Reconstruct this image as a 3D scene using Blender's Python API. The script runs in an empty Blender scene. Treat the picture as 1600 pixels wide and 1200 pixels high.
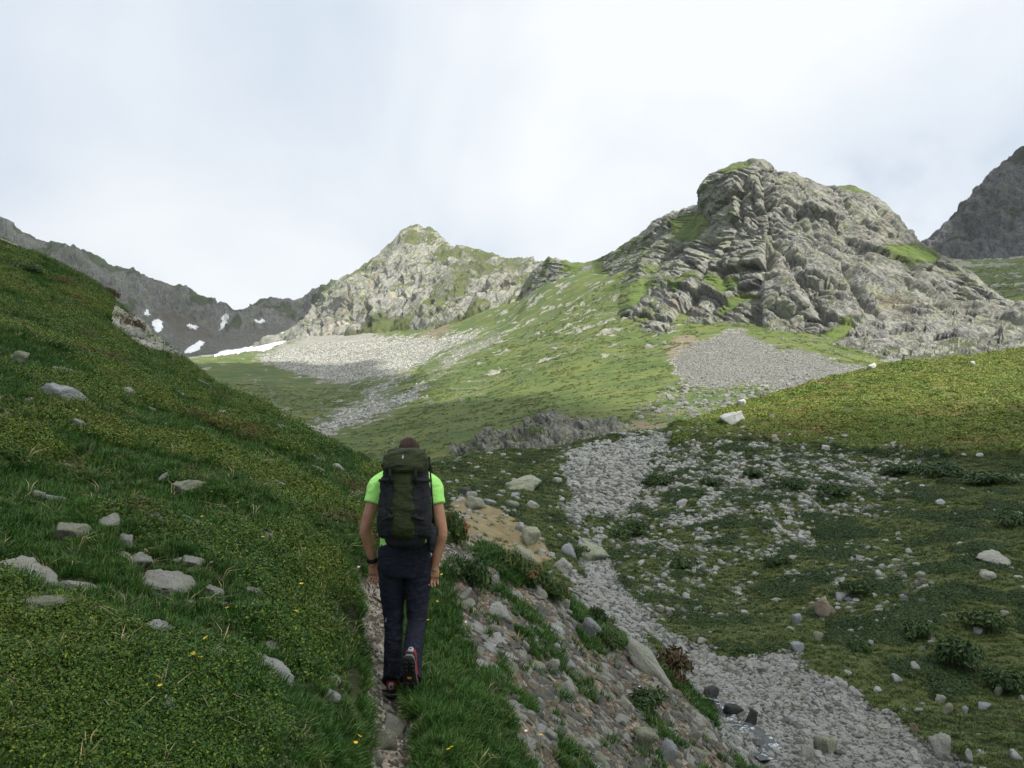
import bpy, bmesh, math, random
import numpy as np
from mathutils import Vector, Matrix
random.seed(7)
RNG = np.random.default_rng(11)
SC = bpy.context.scene
COL = SC.collection

# ---------------------------------------------------------------- camera
FPX = 1150.0                      # focal length in pixels of a 1600 px wide picture
PITCH = math.atan(120.0 / FPX)
cd = bpy.data.cameras.new('camera'); cam = bpy.data.objects.new('camera', cd); COL.objects.link(cam)
cd.sensor_width = 36.0; cd.lens = 36.0 * FPX / 1600.0
cd.clip_start = 0.05; cd.clip_end = 20000
cam.location = (0, 0, 0); cam.rotation_euler = (math.pi / 2 + PITCH, 0, 0)
SC.camera = cam

# ---------------------------------------------------------------- sun, sky, exposure
SUN = Vector((0.42, -0.46, 0.84)).normalized()          # towards the sun: high, from the right and behind
SUN_EL = math.asin(SUN.z)
SUN_AZ = math.atan2(SUN.x, SUN.y)                       # clockwise from +Y
sd = bpy.data.lights.new('sun', 'SUN'); sd.energy = 5.0; sd.angle = math.radians(1.0); sd.color = (1.0, 0.955, 0.87)
sun = bpy.data.objects.new('sun', sd); COL.objects.link(sun)
sun.rotation_euler = SUN.to_track_quat('Z', 'Y').to_euler(); sun.location = (0, 0, 3000)

w = bpy.data.worlds.new('World'); SC.world = w; w.use_nodes = True
nt = w.node_tree; nt.nodes.clear()
def wn(t, **k):
    n = nt.nodes.new(t)
    for a, b in k.items(): setattr(n, a, b)
    return n
sky = wn('ShaderNodeTexSky', sky_type='NISHITA'); sky.sun_disc = False
sky.sun_elevation = SUN_EL; sky.sun_rotation = SUN_AZ; sky.altitude = 2200
tc = wn('ShaderNodeTexCoord')
mp = wn('ShaderNodeMapping'); mp.inputs['Scale'].default_value = (1.0, 1.0, 1.25); mp.inputs['Location'].default_value = (0.35, 0.2, 0.62)
nt.links.new(tc.outputs['Generated'], mp.inputs['Vector'])
n1 = wn('ShaderNodeTexNoise'); n1.inputs['Scale'].default_value = 2.1; n1.inputs['Detail'].default_value = 8; n1.inputs['Roughness'].default_value = 0.52
n1.inputs['Distortion'].default_value = 0.35
nt.links.new(mp.outputs[0], n1.inputs['Vector'])
n2 = wn('ShaderNodeTexNoise'); n2.inputs['Scale'].default_value = 1.1; n2.inputs['Detail'].default_value = 4; n2.inputs['Roughness'].default_value = 0.5
nt.links.new(mp.outputs[0], n2.inputs['Vector'])
# thickness of the cloud: thin places let a little blue through, thick places are bright white to pale grey
cover = wn('ShaderNodeMapRange'); cover.inputs['From Min'].default_value = 0.30; cover.inputs['From Max'].default_value = 0.42
cover.inputs['To Min'].default_value = 0.55; cover.inputs['To Max'].default_value = 1.0
nt.links.new(n1.outputs['Fac'], cover.inputs['Value'])
ramp = wn('ShaderNodeValToRGB')
ramp.color_ramp.elements[0].position = 0.34; ramp.color_ramp.elements[0].color = (0.52, 0.61, 0.75, 1)
ramp.color_ramp.elements[1].position = 0.60; ramp.color_ramp.elements[1].color = (1.0, 1.0, 1.0, 1)
e = ramp.color_ramp.elements.new(0.47); e.color = (0.74, 0.80, 0.88, 1)
addn = wn('ShaderNodeMath', operation='ADD'); mul1 = wn('ShaderNodeMath', operation='MULTIPLY'); mul1.inputs[1].default_value = 0.55
mul2 = wn('ShaderNodeMath', operation='MULTIPLY'); mul2.inputs[1].default_value = 0.45
nt.links.new(n2.outputs['Fac'], mul1.inputs[0]); nt.links.new(n1.outputs['Fac'], mul2.inputs[0])
nt.links.new(mul1.outputs[0], addn.inputs[0]); nt.links.new(mul2.outputs[0], addn.inputs[1])
nt.links.new(addn.outputs[0], ramp.inputs['Fac'])
cl = wn('ShaderNodeMix', data_type='RGBA', blend_type='MULTIPLY'); cl.inputs['Factor'].default_value = 1.0
nt.links.new(ramp.outputs['Color'], cl.inputs[6]); cl.inputs[7].default_value = (6.3, 6.5, 6.75, 1)
mx = wn('ShaderNodeMix', data_type='RGBA')
nt.links.new(cover.outputs[0], mx.inputs['Factor']); nt.links.new(sky.outputs[0], mx.inputs[6]); nt.links.new(cl.outputs[2], mx.inputs[7])
bg = wn('ShaderNodeBackground'); bg.inputs['Strength'].default_value = 0.1
nt.links.new(mx.outputs[2], bg.inputs['Color'])
wo = wn('ShaderNodeOutputWorld'); nt.links.new(bg.outputs[0], wo.inputs['Surface'])

SC.view_settings.view_transform = 'Standard'; SC.view_settings.look = 'None'
SC.view_settings.exposure = 0.6; SC.view_settings.gamma = 1.0; SC.view_settings.use_curve_mapping = False
SC.render.engine = 'CYCLES'
SC.cycles.use_denoising = True
SC.cycles.max_bounces = 6; SC.cycles.diffuse_bounces = 3; SC.cycles.glossy_bounces = 2
SC.cycles.transparent_max_bounces = 8; SC.cycles.volume_bounces = 1
SC.cycles.caustics_reflective = False; SC.cycles.caustics_refractive = False

# ---------------------------------------------------------------- geometry helpers
CP, SP = math.cos(PITCH), math.sin(PITCH)
def tangents(c, r):
    """bearing and elevation tangents (x/y, z/y) of a sight line surveyed in the photograph"""
    c = np.asarray(c, float); r = np.asarray(r, float)
    u = (c - 800) / FPX; v = (600 - r) / FPX
    d = CP - v * SP
    return u / d, (SP + v * CP) / d
def survey(x, y, z):
    """inverse of tangents(): where a place in the terrain was surveyed"""
    d = y * CP + z * SP
    d = np.where(np.abs(d) < 1e-4, 1e-4, d)
    return 800 + FPX * x / d, 600 - FPX * (-y * SP + z * CP) / d
def place(c, r, y):
    a, e = tangents(c, r)
    return np.array([a * y, y, e * y])

_P = np.random.default_rng(3).permutation(256).astype(np.int32); _P = np.concatenate([_P, _P, _P])
_G = np.random.default_rng(5).normal(size=(256, 3)); _G /= np.linalg.norm(_G, axis=1)[:, None]; _G = _G.astype(np.float32)
def noise3(x, y, z):
    x = np.asarray(x, np.float32); y = np.asarray(y, np.float32); z = np.asarray(z, np.float32)
    x, y, z = np.broadcast_arrays(x, y, z)
    xi = np.floor(x); yi = np.floor(y); zi = np.floor(z)
    xf = x - xi; yf = y - yi; zf = z - zi
    xi = xi.astype(np.int64) & 255; yi = yi.astype(np.int64) & 255; zi = zi.astype(np.int64) & 255
    u = xf * xf * xf * (xf * (xf * 6 - 15) + 10); v = yf * yf * yf * (yf * (yf * 6 - 15) + 10); w_ = zf * zf * zf * (zf * (zf * 6 - 15) + 10)
    def g(ix, iy, iz, fx, fy, fz):
        h = _P[_P[_P[(xi + ix)] + yi + iy] + zi + iz]
        gr = _G[h]
        return gr[..., 0] * fx + gr[..., 1] * fy + gr[..., 2] * fz
    a = g(0, 0, 0, xf, yf, zf); b = g(1, 0, 0, xf - 1, yf, zf); a = a + u * (b - a)
    c = g(0, 1, 0, xf, yf - 1, zf); b = g(1, 1, 0, xf - 1, yf - 1, zf); c = c + u * (b - c); a = a + v * (c - a)
    d = g(0, 0, 1, xf, yf, zf - 1); b = g(1, 0, 1, xf - 1, yf, zf - 1); d = d + u * (b - d)
    c = g(0, 1, 1, xf, yf - 1, zf - 1); b = g(1, 1, 1, xf - 1, yf - 1, zf - 1); c = c + u * (b - c); d = d + v * (c - d)
    return (a + w_ * (d - a)) * 1.6
def fbm(x, y, z, o=4, gain=0.5):
    s = 0; k = 1.0; f = 1.0
    for i in range(o):
        s = s + k * noise3(x * f + 17.3 * i, y * f - 9.1 * i, z * f + 4.7 * i); k *= gain; f *= 2.03
    return s
def ridged(x, y, z, o=4, gain=0.55):
    s = 0; k = 1.0; f = 1.0
    for i in range(o):
        s = s + k * (0.52 - 2 * np.abs(noise3(x * f + 31.7 * i, y * f + 5.3 * i, z * f - 8.9 * i))); k *= gain; f *= 2.1
    return s
def facets(u, v, seed):
    """fractured rock: every cell of a jittered lattice is a flat face with its own height and tilt"""
    iu = np.floor(u).astype(np.int64); iv = np.floor(v).astype(np.int64); best = np.full(u.shape, 1e9); out = np.zeros(u.shape); second = np.full(u.shape, 1e9)
    T = np.random.default_rng(seed).random((4096, 5)).astype(np.float32)
    for a in (-1, 0, 1):
        for b in (-1, 0, 1):
            h = ((iu + a) * 73 + (iv + b) * 179 + ((iu + a) * (iv + b)) % 31 * 7) & 4095; t = T[h]
            du = u - (iu + a + t[..., 0]); dv = v - (iv + b + t[..., 1]); d = du * du + dv * dv; nb_ = d < best
            second = np.where(nb_, best, np.minimum(second, d)); out = np.where(nb_, (t[..., 2] - 0.5) * 2 + (t[..., 3] - 0.5) * 2.4 * du + (t[..., 4] - 0.5) * 3.0 * dv, out); best = np.where(nb_, d, best)
    gap = np.sqrt(second) - np.sqrt(best)
    return out, gap
def smooth(a, b, x):
    t = np.clip((x - a) / (b - a), 0, 1); return t * t * (3 - 2 * t)

def region(c, r, poly, soft=10.0):
    """1 inside a surveyed outline, fading over `soft` across its edge"""
    poly = np.array(poly, float); inside = np.zeros(c.shape, bool); dist = np.full(c.shape, 1e9)
    n = len(poly)
    lo = poly.min(0) - 3 * soft; hi = poly.max(0) + 3 * soft
    near = (c > lo[0]) & (c < hi[0]) & (r > lo[1]) & (r < hi[1])
    cc = c[near]; rr = r[near]
    ins = np.zeros(cc.shape, bool); dd = np.full(cc.shape, 1e9)
    for i in range(n):
        x0, y0 = poly[i]; x1, y1 = poly[(i + 1) % n]
        cond = ((y0 > rr) != (y1 > rr))
        xs = x0 + (rr - y0) * (x1 - x0) / (y1 - y0 + 1e-9)
        ins ^= cond & (cc < xs)
        ex, ey = x1 - x0, y1 - y0
        t = np.clip(((cc - x0) * ex + (rr - y0) * ey) / (ex * ex + ey * ey + 1e-9), 0, 1)
        dd = np.minimum(dd, np.hypot(cc - x0 - t * ex, rr - y0 - t * ey))
    sgn = np.where(ins, dd, -dd)
    out = np.zeros(c.shape); out[near] = smooth(-soft, soft, sgn)
    return out

def rbf(points, scale=(1.0, 1.0)):
    """smooth survey surface: elevation tangent as a function of (bearing, log distance)"""
    P = np.array([(tangents(c, r)[0], math.log(y), tangents(c, r)[1]) for c, r, y in points])
    X = P[:, :2] * np.array(scale); n = len(X)
    D = np.linalg.norm(X[:, None] - X[None], axis=2)
    A = np.zeros((n + 3, n + 3)); A[:n, :n] = D - np.eye(n) * 0.004; A[:n, n] = 1; A[:n, n + 1:] = X; A[n, :n] = 1; A[n + 1:, :n] = X.T
    wv = np.linalg.solve(A, np.concatenate([P[:, 2], np.zeros(3)]))
    def f(a, ly):
        sh = np.shape(a); q = np.stack([np.ravel(a) * scale[0], np.ravel(ly) * scale[1]], 1)
        out = np.empty(len(q))
        for i in range(0, len(q), 20000):
            b = q[i:i + 20000]
            d = np.sqrt((b[:, None, 0] - X[None, :, 0]) ** 2 + (b[:, None, 1] - X[None, :, 1]) ** 2)
            out[i:i + 20000] = d @ wv[:n] + wv[n] + b @ wv[n + 1:]
        return out.reshape(sh)
    return f

def grid_normals(P):
    du = np.gradient(P, axis=1); dv = np.gradient(P, axis=0)
    n = np.cross(du, dv); l = np.linalg.norm(n, axis=2, keepdims=True); n = n / np.maximum(l, 1e-9)
    return np.where(n[..., 2:3] < 0, -n, n)

def mesh_from(name, V, F, mat=None, attrs=None, shade=True):
    """V (n,3), F (m,3 or 4) arrays"""
    me = bpy.data.meshes.new(name); V = np.asarray(V, np.float32); F = np.asarray(F, np.int32); k = F.shape[1]
    me.vertices.add(len(V)); me.vertices.foreach_set('co', V.ravel())
    me.loops.add(F.size); me.loops.foreach_set('vertex_index', F.ravel())
    me.polygons.add(len(F)); me.polygons.foreach_set('loop_start', np.arange(0, F.size, k, dtype=np.int32))
    try: me.polygons.foreach_set('loop_total', np.full(len(F), k, np.int32))
    except Exception: pass
    me.polygons.foreach_set('use_smooth', np.full(len(F), bool(shade)))
    for an, av in (attrs or {}).items():
        at = me.attributes.new(an, 'FLOAT', 'POINT'); at.data.foreach_set('value', np.asarray(av, np.float32).ravel())
    me.update(calc_edges=True); me.validate()
    if mat: me.materials.append(mat)
    return me
def link(name, me, parent=None, **props):
    o = bpy.data.objects.new(name, me); COL.objects.link(o); o.parent = parent
    for k, v in props.items(): o[k] = v
    return o
def grid_faces(nr, nc):
    i = np.arange(nr - 1)[:, None] * nc + np.arange(nc - 1)[None]
    return np.stack([i, i + 1, i + nc + 1, i + nc], -1).reshape(-1, 4)

# ---------------------------------------------------------------- material helpers
class NT:
    def __init__(s, name):
        s.m = bpy.data.materials.new(name); s.m.use_nodes = True; s.t = s.m.node_tree; s.t.nodes.clear()
        s.out = s.n('ShaderNodeOutputMaterial'); s.b = s.n('ShaderNodeBsdfPrincipled'); s.l(s.b.outputs[0], s.out.inputs[0])
        s.b.inputs['Roughness'].default_value = 0.9; s.b.inputs['Specular IOR Level'].default_value = 0.25
    def n(s, t, **k):
        n = s.t.nodes.new(t)
        for a, b in k.items(): setattr(n, a, b)
        return n
    def l(s, a, b): s.t.links.new(a, b)
    def pos(s):
        if not hasattr(s, '_p'): s._p = s.n('ShaderNodeNewGeometry').outputs['Position']
        return s._p
    def obj(s):
        if not hasattr(s, '_o'): s._o = s.n('ShaderNodeTexCoord').outputs['Object']
        return s._o
    def noise(s, scale, detail=5, rough=0.55, vec=None, stretch=None, rot=None, dist=0.0):
        v = vec if vec is not None else s.pos()
        if stretch or rot:
            m = s.n('ShaderNodeMapping'); s.l(v, m.inputs[0]); v = m.outputs[0]
            if rot: m.vector_type = 'TEXTURE'
            if stretch: m.inputs['Scale'].default_value = tuple(1 / q for q in stretch) if rot else stretch
            if rot: m.inputs['Rotation'].default_value = rot
        n = s.n('ShaderNodeTexNoise'); n.inputs['Scale'].default_value = scale; n.inputs['Detail'].default_value = detail
        n.inputs['Roughness'].default_value = rough; n.inputs['Distortion'].default_value = dist; s.l(v, n.inputs['Vector'])
        return n.outputs['Fac']
    def vor(s, scale, feature='F1', vec=None, out='Distance', rnd=1.0):
        n = s.n('ShaderNodeTexVoronoi', feature=feature); n.inputs['Scale'].default_value = scale; n.inputs['Randomness'].default_value = rnd
        s.l(vec if vec is not None else s.pos(), n.inputs['Vector']); return n.outputs[out]
    def rng(s, v, a, b, c=0.0, d=1.0):
        n = s.n('ShaderNodeMapRange'); n.inputs[1].default_value = a; n.inputs[2].default_value = b; n.inputs[3].default_value = c; n.inputs[4].default_value = d
        s.l(v, n.inputs[0]); return n.outputs[0]
    def att(s, name):
        n = s.n('ShaderNodeAttribute', attribute_name=name); return n.outputs['Fac']
    def math(s, op, a, b=None):
        n = s.n('ShaderNodeMath', operation=op); n.use_clamp = False
        for i, v in ((0, a), (1, b)):
            if v is None: continue
            if isinstance(v, (int, float)): n.inputs[i].default_value = v
            else: s.l(v, n.inputs[i])
        return n.outputs[0]
    def mix(s, f, a, b):
        n = s.n('ShaderNodeMix', data_type='RGBA')
        if isinstance(f, (int, float)): n.inputs['Factor'].default_value = f
        else: s.l(f, n.inputs['Factor'])
        for i, v in ((6, a), (7, b)):
            if isinstance(v, tuple): n.inputs[i].default_value = (*v, 1)
            else: s.l(v, n.inputs[i])
        return n.outputs[2]
    def ramp(s, f, stops):
        n = s.n('ShaderNodeValToRGB'); el = n.color_ramp.elements
        el[0].position, el[0].color = stops[0][0], (*stops[0][1], 1); el[1].position, el[1].color = stops[-1][0], (*stops[-1][1], 1)
        for p, c in stops[1:-1]:
            q = el.new(p); q.color = (*c, 1)
        s.l(f, n.inputs[0]); return n.outputs[0]
    def color(s, c):
        if isinstance(c, tuple): s.b.inputs['Base Color'].default_value = (*c, 1)
        else: s.l(c, s.b.inputs['Base Color'])
    def bump(s, h, dist=0.1, strength=1.0):
        n = s.n('ShaderNodeBump'); n.inputs['Distance'].default_value = dist; n.inputs['Strength'].default_value = strength
        s.l(h, n.inputs['Height']); s.l(n.outputs[0], s.b.inputs['Normal'])
def plain(name, col, rough=0.7, spec=0.3):
    m = NT(name); m.color(col); m.b.inputs['Roughness'].default_value = rough; m.b.inputs['Specular IOR Level'].default_value = spec
    return m.m
# ================================================================ MATERIALS OF THE MOUNTAINS
def rock_material(name, pale, grey, dark, grass_a, grass_b, scree, tint=(0.23, 0.17, 0.11), s=1.0, rot=(0, 0.75, 0), relief=1.0, stripe=0.5):
    m = NT(name)
    big = m.noise(0.022 * s, 6, 0.6); mid = m.noise(0.11 * s, 7, 0.62, stretch=(1.0, 1.0, 3.2), rot=rot); fine = m.noise(0.55 * s, 6, 0.7)
    strat = m.noise(0.16 * s, 6, 0.6, stretch=(0.35, 1.0, 2.6), rot=rot, dist=0.6)
    k = m.math('ADD', m.math('MULTIPLY', mid, 0.45), m.math('MULTIPLY', fine, 0.55))
    rock = m.ramp(k, [(0.36, dark), (0.47, grey), (0.60, pale)])
    rock = m.mix(m.math('MULTIPLY', m.rng(strat, 0.52, 0.62), stripe), rock, pale)
    rock = m.mix(m.rng(m.noise(0.035 * s, 4, 0.6, dist=0.8), 0.60, 0.70, 0, 0.7), rock, tint)
    st = m.noise(0.30 * s, 5, 0.6, stretch=(0.16, 1.0, 2.4), rot=rot, dist=0.4)
    rock = m.mix(m.rng(st, 0.47, 0.38, 0, 0.75), rock, dark)
    lich = m.rng(m.noise(0.07 * s, 5, 0.6), 0.5, 0.66, 0, 0.55)
    rock = m.mix(lich, rock, (pale[0] * 0.97, pale[1] * 1.03, pale[2] * 0.72))
    gk = m.noise(0.045 * s, 6, 0.65); gf = m.noise(0.9 * s, 4, 0.7)
    gr = m.mix(m.rng(gk, 0.40, 0.62), grass_a, grass_b)
    gr = m.mix(m.rng(gf, 0.35, 0.7, 0, 0.45), gr, (grass_a[0] * 0.55, grass_a[1] * 0.6, grass_a[2] * 0.5))
    gr = m.mix(m.rng(m.noise(0.05 * s, 3, 0.5, stretch=(1, 1, 2)), 0.58, 0.72, 0, 0.6), gr, (grass_b[0] * 1.25, grass_b[1] * 1.0, grass_b[2] * 1.2))
    sc_c = m.vor(0.75 * s, out='Color'); sv = m.n('ShaderNodeSeparateColor'); m.l(sc_c, sv.inputs[0])
    scr = m.mix(m.rng(sv.outputs[0], 0.1, 1.0), (scree[0] * 0.6, scree[1] * 0.6, scree[2] * 0.6), (scree[0] * 1.25, scree[1] * 1.25, scree[2] * 1.22))
    scr = m.mix(m.rng(big, 0.45, 0.6, 0, 0.35), scr, (scree[0] * 0.75, scree[1] * 0.70, scree[2] * 0.62))
    edge = m.math('MULTIPLY', m.math('SUBTRACT', fine, 0.5), 0.9)
    g = m.rng(m.math('ADD', m.att('grass'), edge), 0.36, 0.60)
    sm = m.rng(m.math('ADD', m.att('scree'), edge), 0.38, 0.58)
    wm = m.rng(m.math('ADD', m.att('soil'), edge), 0.4, 0.62)
    col = m.mix(g, rock, gr); col = m.mix(wm, col, tint); col = m.mix(sm, col, scr)
    m.color(col)
    rockh = m.math('ADD', m.math('MULTIPLY', strat, 1.0), m.math('MULTIPLY', fine, 0.8))
    soft = m.math('SUBTRACT', 1.0, m.math('MULTIPLY', g, 0.75))
    h = m.math('MULTIPLY', rockh, soft)
    h = m.math('ADD', h, m.math('MULTIPLY', m.math('MULTIPLY', m.vor(0.75 * s), sm), -0.5))
    m.bump(h, 2.2 * relief / s, 1.0)
    return m.m
MAT_VALLEY = rock_material('valley_turf', (0.34, 0.34, 0.27), (0.21, 0.21, 0.18), (0.11, 0.11, 0.10), (0.060, 0.098, 0.024), (0.118, 0.138, 0.036), (0.265, 0.265, 0.235), (0.17, 0.135, 0.09), s=1.6, relief=0.6)
MAT_CRAG = rock_material('crag_rock', (0.31, 0.31, 0.265), (0.178, 0.176, 0.165), (0.065, 0.064, 0.065), (0.070, 0.110, 0.024), (0.115, 0.145, 0.034), (0.23, 0.23, 0.21), (0.20, 0.150, 0.115), s=1.5, rot=(0, 0.93, 0), relief=0.75, stripe=0.5)
MAT_PEAK = rock_material('peak_rock', (0.34, 0.337, 0.29), (0.20, 0.198, 0.18), (0.09, 0.088, 0.088), (0.065, 0.085, 0.028), (0.105, 0.118, 0.040), (0.37, 0.36, 0.31), (0.26, 0.20, 0.14), s=1.2, rot=(0, -0.9, 0), relief=0.6, stripe=0.35)
MAT_RIDGE = rock_material('ridge_rock', (0.26, 0.26, 0.24), (0.145, 0.145, 0.135), (0.055, 0.056, 0.055), (0.055, 0.080, 0.034), (0.075, 0.095, 0.042), (0.155, 0.150, 0.138), (0.15, 0.128, 0.105), s=0.6, rot=(0, 1.25, 0), relief=1.5, stripe=0.3)
MAT_FAR = rock_material('far_mountain_rock', (0.16, 0.165, 0.175), (0.080, 0.083, 0.09), (0.028, 0.029, 0.032), (0.03, 0.042, 0.02), (0.04, 0.05, 0.024), (0.10, 0.10, 0.10), (0.09, 0.08, 0.07), s=0.6, rot=(0, 1.5, 0), relief=1.6, stripe=0.3)

# ================================================================ THE VALLEY BEHIND THE NEAR GROUND
VP = [(-300,600,300),(-300,590,1000),(0,600,260),(0,570,900),(200,640,200),(200,600,420),(200,565,1000),
 (430,720,90),(500,740,60),(560,745,55),(620,770,42),(700,750,48),(850,725,55),(1000,690,62),(1150,672,66),(1300,640,72),(1450,610,75),(1600,590,75),(1900,590,75),
 (500,690,140),(560,712,105),(620,728,82),(700,712,82),(780,700,80),(850,695,80),(950,672,80),(1000,661,80),(1045,658,78),
 (850,655,105),(700,665,145),(660,690,108),(1150,642,92),(1200,617,115),(1280,600,118),(1350,584,128),(1400,592,132),(1450,598,135),(1600,592,140),(1800,590,140),
 (1050,600,145),(1120,545,200),(1200,512,245),(1250,540,200),(1300,552,175),(1000,548,235),(900,605,170),(950,640,110),(980,590,170),(900,548,250),(950,500,320),(850,520,390),(900,442,500),(840,450,560),(985,446,385),(955,458,400),(1000,492,300),(940,432,475),(900,428,560),(1010,430,400),(975,420,440),
 (780,562,320),(750,600,250),(700,640,185),(600,660,185),(560,680,160),(500,655,215),(420,640,290),(330,604,420),(300,577,560),(520,600,470),(600,583,470),(650,562,520),(430,567,640),(360,561,850),(290,563,980),
 (560,532,790),(620,542,620),(680,515,740),(740,525,540),(800,505,540),(480,525,1000),(400,545,1100),(320,558,1150),(240,565,1100),(100,570,1100),
 (1500,560,200),(1400,560,200),(1620,548,200),(1550,455,370),(1600,402,480),(1480,402,480),(1700,390,480),(1900,380,480),(1600,425,620),(1450,440,620),(1800,410,620),(1400,470,420),
 (1300,470,420),(1100,440,500),(1000,440,520),(800,470,760),(600,520,1150),(450,545,1400),(200,575,1500),(-200,600,1400),(800,480,1300),(1200,470,1000),(1700,440,1000)]
fv = rbf(VP, (1.0, 0.45))
NC, NR = 640, 480
ca = np.linspace(-1.0, 1.0, NC); ly = np.linspace(math.log(48), math.log(1500), NR)
A, L = np.meshgrid(ca, ly)
E = fv(A, L); Y = np.exp(L); X = A * Y; Z = E * Y
nz = fbm(X / 60, Y / 60, 0 * X, 5, 0.5) * np.minimum(Y, 700) * 0.0055 + ridged(X / 22, Y / 22, 0 * X + 3, 3) * np.minimum(Y, 600) * 0.0008
nz += fbm(X / 3.0, Y / 3.0, 0 * X + 9, 2) * 0.16
Z = Z + nz
V = np.stack([X, Y, Z], -1); N = grid_normals(V)
C, R = survey(X, Y, Z)
wob = np.minimum(1.0, 200 / Y)
dc = fbm(X / 14, Y / 14, Z / 14, 4) * 13; dr = fbm(X / 14 + 40, Y / 14, Z / 14, 4) * 8
Cw, Rw = C + dc, R + dr
SCREE = [[(395,562),(465,532),(520,508),(575,522),(640,528),(700,525),(760,512),(720,535),(655,570),(600,590),(530,602),(470,586),(420,570)],
 [(472,682),(520,648),(560,630),(610,622),(662,600),(672,606),(620,638),(560,662),(500,686)],
 [(566,620),(610,592),(640,573),(648,578),(606,612),(575,632)],
 [(655,590),(690,560),(740,530),(790,516),(786,533),(730,562),(680,588)],
 [(1050,556),(1085,537),(1120,530),(1150,514),(1172,524),(1205,545),(1245,548),(1352,576),(1300,600),(1222,612),(1180,600),(1120,608),(1062,596),(1052,575)],
 [(300,562),(350,553),(420,545),(480,520),(520,505),(480,505),(420,525),(350,545),(290,552)],
 [(985,640),(1060,615),(1160,612),(1200,620),(1150,640),(1050,640)]]
WGT = [1, 0.95, 0.8, 0.62, 1.05, 0.9, 0.38]
scree = np.zeros(C.shape); dfine = fbm(X / 4, Y / 4, Z / 4, 4, 0.6)
for p, k in zip(SCREE, WGT): scree = np.maximum(scree, k * region(Cw + 9 * dfine, Rw + 6 * dfine, p, 13 if k > .7 else 16))
# long thin stone runs down the fall line
run = smooth(0.30, 0.50, fbm((X + 0.55 * Y) / 9, (Y * 0.85 - X * .5) / 60, 0 * X + 2, 4)) * smooth(130, 220, Y) * smooth(700, 350, Y) * 0.45
scree = np.maximum(scree, run)
soil = np.maximum(0.66 * region(Cw, Rw, [(1030,540),(1060,520),(1100,525),(1090,548),(1050,560)], 8), 0.62 * region(Cw, Rw, [(960,655),(1045,652),(1040,665),(1000,668)], 6))
soil = np.maximum(soil, 0.62 * region(Cw, Rw, [(640,528),(690,505),(720,500),(700,520),(660,535)], 8))
rocky = smooth(0.36, 0.70, fbm(X / 13, Y / 13, Z / 13, 5, 0.6) + 0.34 * region(Cw, Rw, [(700,520),(850,430),(960,400),(1000,540),(900,560),(860,500),(760,560)], 30) + 0.45 * region(Cw, Rw, [(1440,385),(1640,385),(1640,560),(1480,560)], 40) - 0.05) * smooth(120, 260, Y)
grass = 1 - 0.8 * rocky
# steps of the outcrops break the turf
up = ridged(X / 9, Y / 9, Z / 9, 4) * rocky * 1.5 * (1 - scree.clip(0, 1))
V = V + N * up[..., None]
VALLEY = dict(V=V, N=grid_normals(V), C=C, R=R, scree=scree, grass=grass)
me = mesh_from('valley_slope', V.reshape(-1, 3), grid_faces(NR, NC), MAT_VALLEY, dict(grass=grass, scree=scree, soil=soil))
link('valley_slope', me, kind='structure')

# ================================================================ LOFTED ROCK MASSES
def curve_at(pts, c):
    p = np.array(pts, float); a, e = tangents(p[:, 0], p[:, 1])
    return np.interp(c, p[:, 0], e), np.exp(np.interp(c, p[:, 0], np.log(p[:, 2])))
def loft(curves, c0, c1, nc, nrows):
    c = np.linspace(c0, c1, nc); es, ys = zip(*[curve_at(k, c) for k in curves])
    es = np.array(es); ys = np.array(ys); az = tangents(c, np.full(nc, 500.0))[0]
    ts = np.concatenate([np.linspace(i, i + 1, n, endpoint=False) for i, n in enumerate(nrows)] + [[len(nrows)]])
    i0 = np.minimum(ts.astype(int), len(curves) - 2); f = (ts - i0)[:, None]
    zs = es * ys
    def cr(q):
        n = len(q); p0 = q[np.maximum(i0 - 1, 0)]; p1 = q[i0]; p2 = q[i0 + 1]; p3 = q[np.minimum(i0 + 2, n - 1)]
        m1 = (p2 - p0) * 0.5; m2 = (p3 - p1) * 0.5
        d = p2 - p1
        m1 = np.where(np.sign(m1) == np.sign(d), np.sign(d) * np.minimum(np.abs(m1), 2 * np.abs(d)), 0); m2 = np.where(np.sign(m2) == np.sign(d), np.sign(d) * np.minimum(np.abs(m2), 2 * np.abs(d)), 0)
        return p1 + f * (m1 + f * ((3 * d - 2 * m1 - m2) + f * (m1 + m2 - 2 * d)))
    yy = cr(ys); zz = cr(zs)
    # bearing tangent of the rows stays the column's own
    X = az[None] * yy
    return np.stack([X, yy, zz], -1), np.repeat(ts[:, None], nc, 1)
def strata(P, ang, L, stretch, yc=0.0):
    """coordinates along (slow) and across (fast) the dip of the beds, dip seen in the x-z plane"""
    ca_, sa_ = math.cos(ang), math.sin(ang)
    al = P[..., 0] * ca_ + P[..., 2] * sa_; ac = -P[..., 0] * sa_ + P[..., 2] * ca_
    ac = ac + yc * (P[..., 1] - 200)
    return al / (L * stretch), ac / L, P[..., 1] / (L * 6.0)
def terrace(x, sharp=0.8):
    f = np.floor(x); t = x - f
    return f + np.clip((t - 0.5) / (1 - sharp) + 0.5, 0, 1) * sharp + t * (1 - sharp)

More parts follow.
